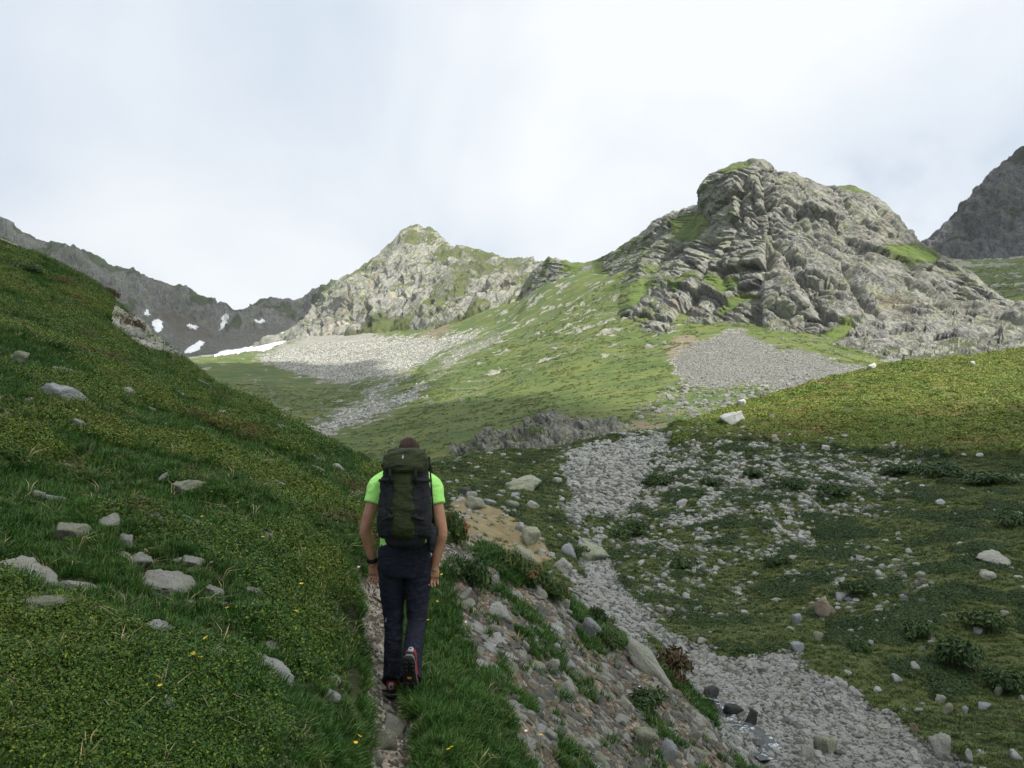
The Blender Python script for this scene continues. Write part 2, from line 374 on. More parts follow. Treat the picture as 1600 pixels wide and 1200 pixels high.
# ---- the big crag on the right and the broken ridge that runs left from it
cb = [(800,520,560),(830,510,500),(870,520,400),(930,530,330),(985,556,252),(1050,560,238),(1100,536,245),(1165,515,250),(1190,548,228),(1260,545,222),(1300,560,185),(1400,574,160),(1500,562,160),(1600,560,155),(1760,580,145)]
m1 = [(800,510,610),(830,480,560),(870,480,470),(930,490,400),(985,500,288),(1050,480,292),(1100,468,296),(1165,450,292),(1190,480,258),(1260,490,252),(1300,508,232),(1400,500,225),(1500,495,222),(1600,505,205),(1760,540,190)]
m2 = [(800,500,640),(830,455,610),(870,450,540),(930,450,480),(1000,425,385),(1050,410,372),(1100,392,348),(1150,372,328),(1200,372,310),(1260,380,306),(1320,392,302),(1400,425,288),(1500,458,285),(1600,492,250),(1760,525,220)]
m3 = [(800,494,670),(830,440,635),(870,425,585),(930,425,530),(1000,392,440),(1050,366,418),(1085,352,400),(1110,320,372),(1150,300,352),(1200,296,345),(1260,310,345),(1320,325,345),(1380,352,335),(1430,392,322),(1500,436,305),(1600,484,268),(1760,522,240)]
ct = [(800,490,700),(815,455,680),(830,428,660),(842,415,645),(850,408,632),(858,402,620),(866,404,618),(880,408,612),(905,414,600),(925,411,580),(940,406,560),(955,398,540),(970,388,520),(985,378,500),(1000,370,480),(1010,362,470),(1020,348,460),(1040,336,450),(1060,332,440),(1080,327,430),(1098,325,420),(1102,304,402),(1106,284,396),(1115,276,392),(1130,266,386),(1150,259,381),(1170,257,378),(1185,252,375),(1197,259,375),(1215,266,376),(1245,273,380),(1270,284,385),(1300,290,389),(1345,291,390),(1362,300,388),(1380,311,382),(1395,324,375),(1408,340,369),(1420,358,362),(1432,376,355),(1450,389,345),(1480,405,332),(1520,428,318),(1560,458,300),(1600,480,280),(1760,520,255)]
bk = [(c, r + 55, y * 1.18) for c, r, y in ct]
cb = [(c, r + 14, y) for c, r, y in cb]
P, T = loft([cb, m1, m2, m3, ct, bk], 800, 1760, 740, [95, 105, 105, 95, 20])
N = grid_normals(P)
cc, rr = survey(P[..., 0], P[..., 1], P[..., 2])
s_al, s_ac, s_d = strata(P, -0.93, 9.0, 5.0)
wl = smooth(960, 1090, cc)                                   # 0 on the left ridge, 1 on the crag
face = np.clip(np.minimum(T / 0.5, 1), 0, 1)
top = smooth(4.05, 3.7, T)
warp = fbm(P[..., 0] / 40, P[..., 1] / 40, P[..., 2] / 40, 3) * 0.45
r1 = ridged(P[..., 0] / 55 + warp * .5, P[..., 1] / 60, P[..., 2] / 80 + warp * .3, 3, 0.5)
beds = ridged(s_al + warp * .35, s_ac + warp, s_d, 3, 0.5)
def crack(q, wd): return -np.exp(-(q / wd) ** 2)
ck1 = crack(fbm(s_al * 0.55 + 2, s_ac * 0.9 + warp * .6, s_d * .6, 3, 0.5), 0.055)
ck2 = crack(fbm(s_al * 1.3 + 7, s_ac * 2.2 + warp, s_d * 1.2, 3, 0.5), 0.06)
ck3 = crack(fbm(P[..., 0] / 14, P[..., 1] / 14, P[..., 2] / 22, 3, 0.5), 0.045)
x_al, x_ac, x_d = strata(P, 0.75, 8.0, 3.0); ckx = crack(fbm(x_al * 0.8 + 4, x_ac * 0.9 + warp, x_d, 3, 0.5), 0.05)
w2 = 0.35 * fbm(P[..., 0] / 11, P[..., 1] / 30, P[..., 2] / 11, 3)
f1, g1 = facets(s_al * 1.3 + warp, s_ac * 0.62 + warp * .6 + w2 * .4, 1); f2, g2 = facets(s_al * 3.2 + w2, s_ac * 1.5 + w2 + warp, 2); f3, g3 = facets(s_al * 8 + w2 * 2, s_ac * 3.6 + w2 * 2, 3); f4, g4 = facets(s_al * 19 + w2 * 4, s_ac * 8 + w2 * 4, 4)
disp = (3.2 * r1 + 2.6 * f1 - 1.6 * smooth(0.10, 0, g1)) * (0.25 + 0.75 * wl) + (0.45 + 0.55 * wl) * (1.25 * f2 - 1.1 * smooth(0.12, 0, g2) + 0.55 * f3 - 0.5 * smooth(0.13, 0, g3) + 0.24 * f4 + 2.4 * ck1) + 0.7 * ckx
# deep clefts and the leaning rib that throws a shadow to its left
def cleft(pts, wpx, depth):
    q = np.array(pts, float); dist = np.full(cc.shape, 1e9)
    cx = cc + 5 * fbm(P[..., 0] / 12, P[..., 1] / 12, P[..., 2] / 12, 3); rx = rr
    for (x0, y0), (x1, y1) in zip(q[:-1], q[1:]):
        ex, ey = x1 - x0, y1 - y0; t = np.clip(((cx - x0) * ex + (rx - y0) * ey) / (ex * ex + ey * ey), 0, 1)
        dist = np.minimum(dist, np.hypot(cx - x0 - t * ex, rx - y0 - t * ey))
    return -depth * np.exp(-(dist / wpx) ** 2)
disp += cleft([(1196,535),(1182,500),(1180,455),(1200,415),(1205,380)], 7, 9)
disp += cleft([(1290,505),(1255,450),(1225,400),(1200,330),(1190,280)], 5, 5)
disp += cleft([(1375,500),(1345,470),(1330,440),(1290,390),(1250,330)], 5, 5.5)
disp += cleft([(1130,450),(1120,400),(1150,340),(1165,290)], 6, 5)
disp += cleft([(1060,500),(1090,450),(1100,400),(1105,345)], 8, 5)
disp += cleft([(1310,330),(1340,370),(1390,420),(1440,480)], 6, 4)
disp += cleft([(1000,470),(1010,430),(1040,390)], 8, 4)
disp += 7.0 * np.exp(-(((cc - 1232) + (rr - 480) * -0.55) / 26) ** 2) * smooth(540, 470, rr) * smooth(400, 440, rr)
disp += 4.0 * np.exp(-(((cc - 1020) + (rr - 500) * -0.3) / 30) ** 2) * smooth(555, 520, rr) * smooth(440, 480, rr)
ap = smooth(1.25, 0.7, T) * smooth(1255, 1300, cc)          # the low slabs at the right foot lie flatter
disp = disp * (1 - 0.9 * ap) + ap * (1.5 * facets(P[..., 0] / 13 + w2, P[..., 1] / 9 + P[..., 2] / 9, 31)[0] + 0.7 * facets(P[..., 0] / 5.5 + w2, P[..., 1] / 4 + P[..., 2] / 4, 32)[0] + 0.3 * facets(P[..., 0] / 2.2, P[..., 1] / 1.8 + P[..., 2] / 2, 33)[0])
crestn = 1.6 * ridged(P[..., 0] / 9, P[..., 1] / 40, 0 * T + 2, 4, 0.6) * smooth(3.2, 4.0, T) * (1 - smooth(4.0, 4.6, T))
mask_turf = region(cc, rr, [(1040,342),(1090,330),(1100,345),(1085,380),(1050,372)], 9) * 1.0
for pl in ([(900,440),(960,450),(1010,430),(1030,440),(1000,470),(930,520),(880,530),(860,500)], [(1085,440),(1100,425),(1150,438),(1165,452),(1130,462)],
           [(1120,262),(1180,253),(1170,268),(1130,275)], [(1280,286),(1345,290),(1370,305),(1330,300)], [(1040,440),(1090,420),(1085,432),(1050,455)],
           [(1370,378),(1430,380),(1470,400),(1450,420),(1400,400)], [(1230,540),(1300,512),(1330,500),(1340,512),(1290,545),(1250,556)], [(880,408),(940,408),(950,430),(900,440)],
           [(1130,470),(1165,455),(1180,460),(1160,485),(1120,500)]):
    mask_turf = np.maximum(mask_turf, 0.9 * region(cc + 8 * warp, rr + 6 * warp, pl, 11))
fadec = 1 - 0.75 * smooth(3.3, 4.0, T)
H = N * np.array([1, 1, 0.55]); H = H / np.linalg.norm(H, axis=2, keepdims=True)
V = P + H * (disp * face * fadec * (1 - 0.72 * mask_turf))[..., None]
V[..., 2] += crestn * (1 - 0.6 * mask_turf)
N2 = grid_normals(V)
slope = np.minimum(N2[..., 2], 1)
patch = fbm(P[..., 0] / 16, P[..., 1] / 16, P[..., 2] / 16, 4)
grass = np.maximum(mask_turf * 0.95, smooth(0.62, 0.86, slope + 0.35 * patch) * (0.75 - 0.25 * wl))
grass = np.maximum(grass, (1 - wl) * smooth(-0.25, 0.45, patch) * 0.70)
soil = 0.8 * region(cc, rr, [(1030,545),(1060,525),(1095,530),(1080,552)], 9)
scr = 0.62 * region(cc + 10 * patch, rr, [(905,412),(935,410),(925,425),(905,428)], 8) + 0.5 * region(cc, rr, [(940,530),(1020,460),(1030,465),(960,540)], 7)
me = mesh_from('crag', V.reshape(-1, 3), grid_faces(*V.shape[:2]), MAT_CRAG, dict(grass=grass, scree=scr, soil=soil))
link('crag', me, kind='structure')
CRAG = dict(V=V, C=cc, R=rr, grass=grass)

# ---- the pointed peak in the middle
pb = [(400,575,1060),(440,560,1020),(480,530,985),(520,522,950),(560,524,880),(620,520,810),(680,512,740),(750,500,680),(800,490,640),(850,475,610),(900,470,600)]
p1 = [(400,560,1120),(440,545,1080),(480,508,1050),(520,488,1010),(560,478,960),(620,470,900),(680,462,840),(750,455,770),(800,450,730),(850,445,690),(900,450,660)]
p2 = [(400,550,1150),(440,535,1120),(480,500,1090),(520,465,1080),(560,440,1060),(620,420,1020),(680,415,960),(750,422,880),(800,426,820),(850,428,770),(900,440,720)]
pc = [(400,540,1170),(440,525,1165),(470,505,1160),(485,492,1160),(500,478,1160),(515,462,1165),(530,446,1170),(545,431,1170),(560,420,1168),(575,409,1165),(590,397,1160),(600,389,1156),(610,379,1152),(618,371,1150),(626,362,1150),(636,357,1150),(650,354,1150),(662,356,1148),(672,356,1145),(680,362,1140),(688,371,1135),(696,380,1125),(704,385,1115),(712,388,1105),(722,385,1095),(735,388,1080),(760,395,1050),(775,400,1030),(790,405,1010),(805,405,990),(820,408,960),(840,414,930),(870,430,880),(900,445,840)]
pk = [(c, r + 40, y * 1.15) for c, r, y in pc]
pb = [(c, r + 22, y * 0.985) for c, r, y in pb]
P, T = loft([pb, p1, p2, pc, pk], 400, 900, 480, [90, 100, 100, 16])
N = grid_normals(P); cc, rr = survey(P[..., 0], P[..., 1], P[..., 2])
warp = fbm(P[..., 0] / 90, P[..., 1] / 90, P[..., 2] / 90, 3)
g_al, g_ac, g_d = strata(P, 0.95, 26, 3.0)
disp = 12 * ridged(P[..., 0] / 110 + warp * .5, P[..., 1] / 150, P[..., 2] / 150, 3, 0.5) + 5.0 * ridged(g_al + warp * .4, g_ac + warp, g_d, 3, 0.5) + 3.6 * facets(g_al * 1.4 + warp, g_ac * 1.0 + warp, 11)[0] + 2.2 * facets(g_al * 3.5 + warp, g_ac * 2.2 + warp, 12)[0] + 1.2 * facets(g_al * 8 + warp, g_ac * 4.6, 13)[0]
lower = smooth(0.0, 0.7, T)
patch = fbm(P[..., 0] / 70, P[..., 1] / 70, P[..., 2] / 70, 5, 0.55)
turf = 0.62 * region(cc, rr, [(700,392),(760,398),(840,414),(820,430),(760,440),(720,450),(690,430)], 22) + 0.55 * region(cc, rr, [(580,440),(610,425),(625,435),(600,445)], 9) + 0.6 * region(cc, rr, [(640,360),(655,372),(650,385),(625,380)], 8) + 0.5 * region(cc, rr, [(640,470),(720,440),(740,455),(660,500)], 20)
V = P + N * (disp * lower * (1 - 0.75 * smooth(2.3, 3.0, T)) * (1 - 0.4 * turf))[..., None]
V[..., 2] += 3.0 * ridged(P[..., 0] / 22, 0 * T, 0 * T + 4, 4, 0.6) * smooth(2.2, 3.0, T)
N2 = grid_normals(V)
grass = np.maximum(turf + 0.35 * patch, smooth(0.55, 0.8, N2[..., 2] + 0.3 * patch) * 0.72)
grass = np.maximum(grass, 0.75 * smooth(0.75, 0.15, T + 0.5 * patch) * smooth(520, 600, cc))
grass = np.maximum(grass, 0.75 * region(cc + 20 * patch, rr, [(480,548),(560,510),(620,490),(660,498),(640,540),(560,545)], 12))
scr = 0.75 * region(cc + 18 * patch, rr + 6 * patch, [(440,560),(480,515),(520,497),(570,492),(560,510),(500,540)], 9)
soil = 0.42 * region(cc + 18 * patch, rr, [(490,500),(530,455),(560,440),(570,465),(530,500)], 14)
me = mesh_from('central_peak', V.reshape(-1, 3), grid_faces(*V.shape[:2]), MAT_PEAK, dict(grass=grass, scree=scr, soil=soil))
link('central_peak', me, kind='structure')

# ---- the long shaded ridge on the left
lb = [(-500,600,1050),(0,590,1080),(200,585,1120),(300,576,1150),(400,556,1180),(480,535,1200),(560,530,1200),(640,530,1200)]
l1 = [(-500,510,1230),(0,500,1250),(200,525,1260),(300,535,1280),(400,528,1330),(480,512,1350),(560,500,1350),(640,500,1350)]
l2 = [(-500,440,1400),(0,420,1380),(200,470,1380),(300,495,1390),(350,505,1420),(400,497,1440),(480,485,1450),(560,470,1450),(640,470,1450)]
lc = [(-500,352,1560),(-200,338,1530),(-60,340,1510),(-20,344,1505),(0,350,1500),(20,362,1500),(38,370,1500),(60,376,1500),(90,386,1500),(115,394,1500),(143,402,1500),(155,411,1500),(172,416,1500),(190,419,1500),(215,432,1500),(240,443,1500),(262,445,1500),(280,450,1500),(300,460,1500),(318,470,1505),(335,481,1510),(350,484,1515),(365,483,1515),(380,477,1515),(395,472,1515),(405,469,1515),(418,471,1515),(432,471,1515),(450,466,1515),(458,467,1515),(475,459,1515),(490,454,1515),(505,447,1515),(520,444,1515),(560,440,1515),(640,440,1515)]
lk = [(c, r + 45, y * 1.18) for c, r, y in lc]
P, T = loft([lb, l1, l2, lc, lk], -500, 640, 520, [50, 70, 80, 12])
N = grid_normals(P); cc, rr = survey(P[..., 0], P[..., 1], P[..., 2])
warp = fbm(P[..., 0] / 120, P[..., 1] / 120, P[..., 2] / 120, 3)
rockm = smooth(0.9, 1.7, T + 0.5 * warp)
disp = (28 * ridged(P[..., 0] / 120 + P[..., 2] / 300, P[..., 1] / 300, P[..., 2] / 260 + warp * .3, 3, 0.5) + 8 * ridged(P[..., 0] / 40, P[..., 1] / 60, P[..., 2] / 45, 4, 0.6)) * rockm + 2.0 * fbm(P[..., 0] / 25, P[..., 1] / 25, P[..., 2] / 25, 3)
fade = 1 - 0.65 * smooth(2.7, 3.0, T)
V = P + N * (disp * fade)[..., None]
V[..., 2] += 4.0 * ridged(P[..., 0] / 28, 0 * T, 0 * T + 4, 4, 0.6) * smooth(2.3, 3.0, T) * smooth(270, 420, cc) + 2.2 * fbm(P[..., 0] / 30, 0 * T, 0 * T, 3) * smooth(2.3, 3.0, T)
patch = fbm(P[..., 0] / 80, P[..., 1] / 80, P[..., 2] / 80, 5, 0.55)
grass = smooth(0.0, 0.5, patch) * rockm * 0.72
scr = (1 - rockm) * 0.9
soil = 0.7 * region(cc + 30 * patch, rr + 10 * patch, [(250,470),(310,480),(340,510),(320,540),(270,520),(230,490)], 18)
me = mesh_from('left_ridge', V.reshape(-1, 3), grid_faces(*V.shape[:2]), MAT_RIDGE, dict(grass=grass, scree=scr, soil=soil))
link('left_ridge', me, kind='structure')
RIDGE = dict(V=V, N=grid_normals(V), C=cc, R=rr)

# ---- the dark mountain far on the right
fb = [(1380,470,760),(1450,450,780),(1600,450,790),(2000,460,800)]
f1 = [(1380,440,880),(1450,415,890),(1500,390,890),(1600,350,890),(2000,330,900)]
fc = [(1380,428,960),(1430,398,965),(1450,384,970),(1470,370,972),(1490,352,974),(1500,344,975),(1512,337,975),(1530,312,978),(1542,297,980),(1553,292,980),(1565,270,982),(1580,256,984),(1600,242,985),(1640,220,990),(1800,180,1000),(2000,170,1010)]
fk = [(c, r + 70, y * 1.25) for c, r, y in fc]
P, T = loft([fb, f1, fc, fk], 1380, 2000, 300, [50, 105, 12])
N = grid_normals(P); cc, rr = survey(P[..., 0], P[..., 1], P[..., 2])
disp = 13 * ridged(P[..., 0] / 70, P[..., 1] / 140, P[..., 2] / 190, 3, 0.5) + 6 * ridged(P[..., 0] / 22, P[..., 1] / 30, P[..., 2] / 30, 4, 0.6)
V = P + N * (disp * (1 - 0.5 * smooth(1.7, 2, T)))[..., None]
V[..., 2] += 4.0 * ridged(P[..., 0] / 26, 0 * T, 0 * T + 8, 4, 0.6) * smooth(1.4, 2.0, T)
patch = fbm(P[..., 0] / 60, P[..., 1] / 60, P[..., 2] / 60, 4)
me = mesh_from('far_mountain', V.reshape(-1, 3), grid_faces(*V.shape[:2]), MAT_FAR, dict(grass=smooth(0.1, 0.5, patch) * 0.6, scree=0 * patch, soil=0 * patch))
link('far_mountain', me, kind='structure')

# ---- land under and behind everything, out to the horizon
xs = np.linspace(-9000, 9000, 60); XX, YY = np.meshgrid(xs, xs)
ZZ = -60 - 0.00 * XX + 25 * fbm(XX / 1800, YY / 1800, 0 * XX, 3) - smooth(0, 4000, np.hypot(XX, YY - 600)) * 120
me = mesh_from('terrain', np.stack([XX, YY, ZZ], -1).reshape(-1, 3), grid_faces(60, 60), MAT_VALLEY, dict(grass=np.ones(3600), scree=np.zeros(3600), soil=np.zeros(3600)))
link('terrain', me, kind='structure')
# ================================================================ THE NEAR GROUND
def zr(c, y, z):                                   # control by height instead of by sight line
    a = tangents(c, 900)[0]; return (c, None, y, z)
NP_ = [(0,1200,2.4),(0,900,3.8),(0,750,5.6),(0,600,9.5),(0,500,17),(0,440,27),(0,383,42),(0,405,60),(0,450,110),
 (-300,1100,2.0),(-300,700,4.4),(-300,450,12),(-300,330,30),(-300,260,45),(-300,300,70),
 (150,1200,2.6),(150,1000,3.4),(150,850,4.7),(150,700,7.5),(150,600,12),(150,520,21),(150,453,37),(150,485,55),(90,418,39),
 (200,500,34),(240,540,33),(230,560,26),
 (300,1200,2.8),(300,1000,3.8),(300,850,5.4),(300,750,7.6),(300,650,13),(300,610,19),(300,577,30),(300,625,50),(330,605,27),(370,623,25),(420,651,24),(370,660,40),
 (450,1200,3.1),(450,1000,4.3),(450,850,6.3),(450,750,9.5),(450,700,14.5),(450,668,22),(450,710,38),(500,691,18.5),(500,740,30),
 (560,1200,3.7),(560,1050,4.85),(560,950,5.95),(560,850,7.6),(560,780,10.5),(555,717,15),(560,770,25),(590,800,9.2),(590,742,13.5),(600,790,22),
 (590,1200,4.02),(600,1065,5.4),(585,950,6.8),(640,905,7.9),(700,865,9.0),(716,850,9.6),(640,1190,4.08),(650,1065,5.45),(640,1120,4.75),
 (690,1190,4.15),(700,1050,5.6),(720,950,7.1),(740,885,8.6),(660,950,7.1),
 (740,862,9.4),(800,878,9.6),(850,905,9.8),(885,940,9.8),(940,988,9.8),(1000,1020,9.9),(1060,1062,10),(1105,1098,10),(1180,1172,9.6),
 (800,1000,7.2),(800,1150,5.15),(760,1190,4.5),(900,1050,7.9),(900,1190,5.7),(1000,1100,8.3),(1050,1190,7.4),
 (735,900,13),(800,930,13),(870,950,13),(870,893,19),(960,962,15.5),(1060,1052,13),(1120,1112,11.3),(1190,1180,10),
 (1250,1190,9.6),(1450,1190,10.5),(1250,1080,12.3),(1350,1110,12.0),(1100,1020,14.2),(1000,960,16.5),(920,900,19.5),
 (1600,1190,10.2),(1600,1050,13),(1600,900,17.5),(1600,800,23),(1600,700,33),(1600,640,45),(1600,590,62),(1600,548,80),(1600,565,110),
 (1900,1100,11),(1900,850,18),(1900,600,40),(1900,500,80),(1900,530,110),
 (1300,1000,15),(1300,900,19),(1300,800,26),(1300,715,36),(1300,690,40),(1300,640,52),(1300,592,76),(1300,612,105),
 (1450,1000,14.5),(1450,900,18),(1450,800,24.5),(1450,705,35),(1450,640,48),(1450,563,79),(1450,585,108),(1380,573,78),
 (1150,900,20),(1150,800,27),(1150,715,37),(1150,693,41),(1150,668,52),(1150,640,66),(1150,662,92),(1220,612,72),
 (1000,900,20),(1000,800,28),(1000,720,38),(1000,674,47),(1000,695,68),(1050,690,43),(1050,672,50),(1090,662,55),(1050,690,75),
 (900,850,22.5),(900,780,29),(900,720,37),(900,697,43),(900,718,62),(800,850,19.5),(800,780,26.5),(800,730,34),(800,702,41),(800,728,58),
 (740,842,18.5),(740,780,24.5),(740,730,32.5),(740,711,38),(740,738,52),(690,722,34),(690,752,48),(690,800,21),(650,765,25),(620,775,20),
 (80,470,80),(150,540,80),(150,600,112),(300,700,75),(300,740,112),(370,740,70),(450,780,65),(450,830,112),(560,840,50),(560,860,112),(690,800,70),(690,860,112),(850,760,85),(850,820,112),(1000,740,90),(1000,760,112),(1150,700,112),(1300,640,112)]
# heights close to the photographer's feet
for c_, z_ in ((-400,-0.75),(0,-1.2),(400,-1.5),(610,-1.62),(800,-1.72),(1000,-1.9),(1300,-2.15),(1700,-2.45),(2000,-2.7)):
    NP_.append((c_, 600 - FPX * math.tan(math.atan(z_ / 1.1) - PITCH), 1.1))
fn = rbf(NP_, (1.6, 1.0))
TRAIL = np.array([(-0.48, 0.5), (-0.54, 2.5), (-0.63, 4.1), (-0.90, 5.4), (-1.22, 6.8), (-1.08, 7.9), (-0.80, 9.0), (-0.62, 10.6), (-0.5, 12.0)])
def near_height(X, Y):
    L = np.log(Y); A = X / Y
    Z = fn(A, L) * Y
    return Z
def poly_dist(X, Y, pts):
    d = np.full(X.shape, 1e9)
    for (x0, y0), (x1, y1) in zip(pts[:-1], pts[1:]):
        ex, ey = x1 - x0, y1 - y0; t = np.clip(((X - x0) * ex + (Y - y0) * ey) / (ex * ex + ey * ey), 0, 1)
        d = np.minimum(d, np.hypot(X - x0 - t * ex, Y - y0 - t * ey))
    return d
NC, NR = 560, 740
ca = np.linspace(-1.02, 1.02, NC); ly = np.linspace(math.log(0.9), math.log(112), NR)
A, L = np.meshgrid(ca, ly); Y = np.exp(L); X = A * Y; Z = near_height(X, Y)
# smooth the survey surface a little so that the control points do not show
for _ in range(3):
    Zp = np.pad(Z, 1, mode='edge'); Z = (Zp[1:-1, 1:-1] * 2 + Zp[:-2, 1:-1] + Zp[2:, 1:-1] + Zp[1:-1, :-2] + Zp[1:-1, 2:]) / 6
C, R = survey(X, Y, Z)
nb = fbm(X / 1.1, Y / 1.1, 0 * X, 4); nl = fbm(X / 6, Y / 6, 0 * X + 5, 3)
Cw = C + 14 * nb + 10 * nl; Rw = R + 9 * fbm(X / 1.3 + 50, Y / 1.3, 0 * X, 4)
dtrail = poly_dist(X + 0.05 * nb, Y, TRAIL)
halfw = np.interp(Y, [0, 3.9, 5.4, 6.8, 9, 12], [0.11, 0.11, 0.135, 0.19, 0.22, 0.18])
path = smooth(halfw + 0.05, halfw - 0.04, dtrail) * smooth(12.5, 11.5, Y)
BANK = [(700,880),(740,872),(790,905),(850,920),(900,960),(990,1025),(1100,1100),(1210,1230),(850,1230),(800,1150),(765,1080),(735,1000),(700,930)]
bank = region(Cw, Rw, BANK, 12) * (Y < 12)
GULLY = [(868,893),(905,888),(960,925),(1030,968),(1120,1012),(1235,1022),(1245,1035),(1330,1078),(1400,1125),(1490,1190),(1520,1240),(1180,1240),(1120,1118),(1050,1050),(980,1000),(905,945)]
gully = region(Cw + 12 * nb, Rw + 8 * nl, GULLY, 9) * (Y > 9.0)
gully = gully * (1 - 0.95 * smooth(0.30, 0.5, fbm(X / 1.1, Y / 1.6, 0 * X + 44, 4)) * smooth(1100, 1060, C + 0 * R) * 1.0)
gully = np.maximum(gully, 0.9 * region(Cw, Rw, [(905,850),(935,840),(960,900),(1000,945),(930,935),(900,890)], 8) * (Y > 12))
BARE = [(872,735),(880,712),(930,695),(1038,673),(1032,700),(1010,735),(960,765),(905,770)]
bare = region(Cw, Rw, BARE, 9) * (Y > 20)
bare = np.maximum(bare, 0.75 * region(Cw, Rw, [(895,770),(1000,740),(990,790),(930,800),(900,830),(880,800)], 12) * (Y > 20))
DEB = [(1035,690),(1150,694),(1280,700),(1420,705),(1450,730),(1400,790),(1300,820),(1180,900),(1100,1000),(1010,960),(930,880),(880,790),(900,740)]
deb = region(Cw, Rw, DEB, 45) * (Y > 13)
deb = np.maximum(deb, 0.75 * region(Cw, Rw, [(1180,850),(1420,850),(1480,950),(1440,1040),(1250,960)], 40) * (Y > 12))
streak = fbm((X - 0.1 * Y) / 0.7, (Y + 0.3 * X) / 1.7, 0 * X + 3, 5, 0.62)
debm = deb * smooth(0.0, 0.75, streak + 0.33 * region(C, R, [(1035,690),(1420,705),(1380,740),(1200,770),(1000,800),(900,800)], 30) + 0.10)
gravel = np.maximum(np.maximum(gully, bare), debm)
tan_ = 1.0 * region(Cw, Rw, [(690,768),(735,780),(790,792),(845,835),(855,880),(800,880),(745,862),(690,860)], 16) * (Y > 12)
knoll = region(Cw, Rw, [(1040,690),(1060,665),(1200,618),(1400,566),(1620,535),(2100,500),(2100,720),(1460,715),(1300,697),(1150,690)], 8) * (Y > 25)
lefts = smooth(0.02, 0.5, -(X - np.interp(Y, TRAIL[:, 1], TRAIL[:, 0]))) * (C < 640)
# relief: hummocky turf, sunken trail, stony bank, turf lip above the scree
h = 0.11 * fbm(X / 1.6, Y / 1.6, 0 * X + 1, 3) * smooth(1.5, 6, Y) + 0.035 * fbm(X / 0.45, Y / 0.45, 0 * X, 3)
mp_ = smooth(-0.10, 0.22, fbm(X / 2.3, Y / 2.3, 0 * X + 6, 4) + 0.10) * (C < 640)
h += mp_ * (0.06 + 0.05 * fbm(X / 0.4, Y / 0.4, 0 * X + 2, 2)) * smooth(0.1, 0.6, dtrail) * np.minimum(1 + Y / 40, 1.3)
h = h * (1 - 0.8 * path) + 0.10 * fbm(X / 5, Y / 5, 0 * X + 7, 2) * smooth(8, 20, Y) * 2
h -= 0.10 * path
h += 0.05 * smooth(0.5, 0.2, dtrail - halfw) * smooth(-0.02, 0.1, dtrail - halfw) * (Y < 10)
h += bank * (0.022 * ridged(X / 0.5, Y / 0.5, 0 * X, 4, 0.6) + 0.07 * fbm(X / .9, Y / .9, 0 * X + 4, 3))
h += gravel * 0.018 * fbm(X / 0.2, Y / 0.2, 0 * X, 2)
h -= 0.14 * gully
lip = smooth(0.3, 0.7, knoll); h += 0.30 * lip * smooth(60, 44, Y)
h += knoll * (0.22 * ridged(X / 2.6, Y / 2.6, 0 * X, 3) + 0.5 * fbm(X / 11, Y / 11, 0 * X + 3, 3))
WATER = np.array([(1085,1088),(1105,1103),(1125,1122),(1150,1142),(1185,1160),(1210,1195)])
wx = []
for c_, r_ in WATER:
    a_, e_ = tangents(c_, r_); yy = np.exp(np.linspace(math.log(9.2), math.log(20), 800)); k = np.argmin(np.abs(fn(np.full(800, a_), np.log(yy)) - e_)); wx.append((a_ * yy[k], yy[k]))
WATER_XY = np.array(wx)
dwat = poly_dist(X + 0.06 * nb, Y, WATER_XY)
h -= 0.14 * np.exp(-(dwat / 0.32) ** 2)
wet = np.exp(-(dwat / 0.75) ** 2) * (C < 1270) * smooth(1075, 1110, R)
Z = Z + h
Cv, Rv = survey(X, Y, Z)
V = np.stack([X, Y, Z], -1); N = grid_normals(V)
NEAR = dict(V=V, N=N, C=Cv, R=Rv, path=path, bank=bank, gully=gully, bare=bare, gravel=gravel, tan=tan_, knoll=knoll, left=lefts, deb=deb, wet=wet)

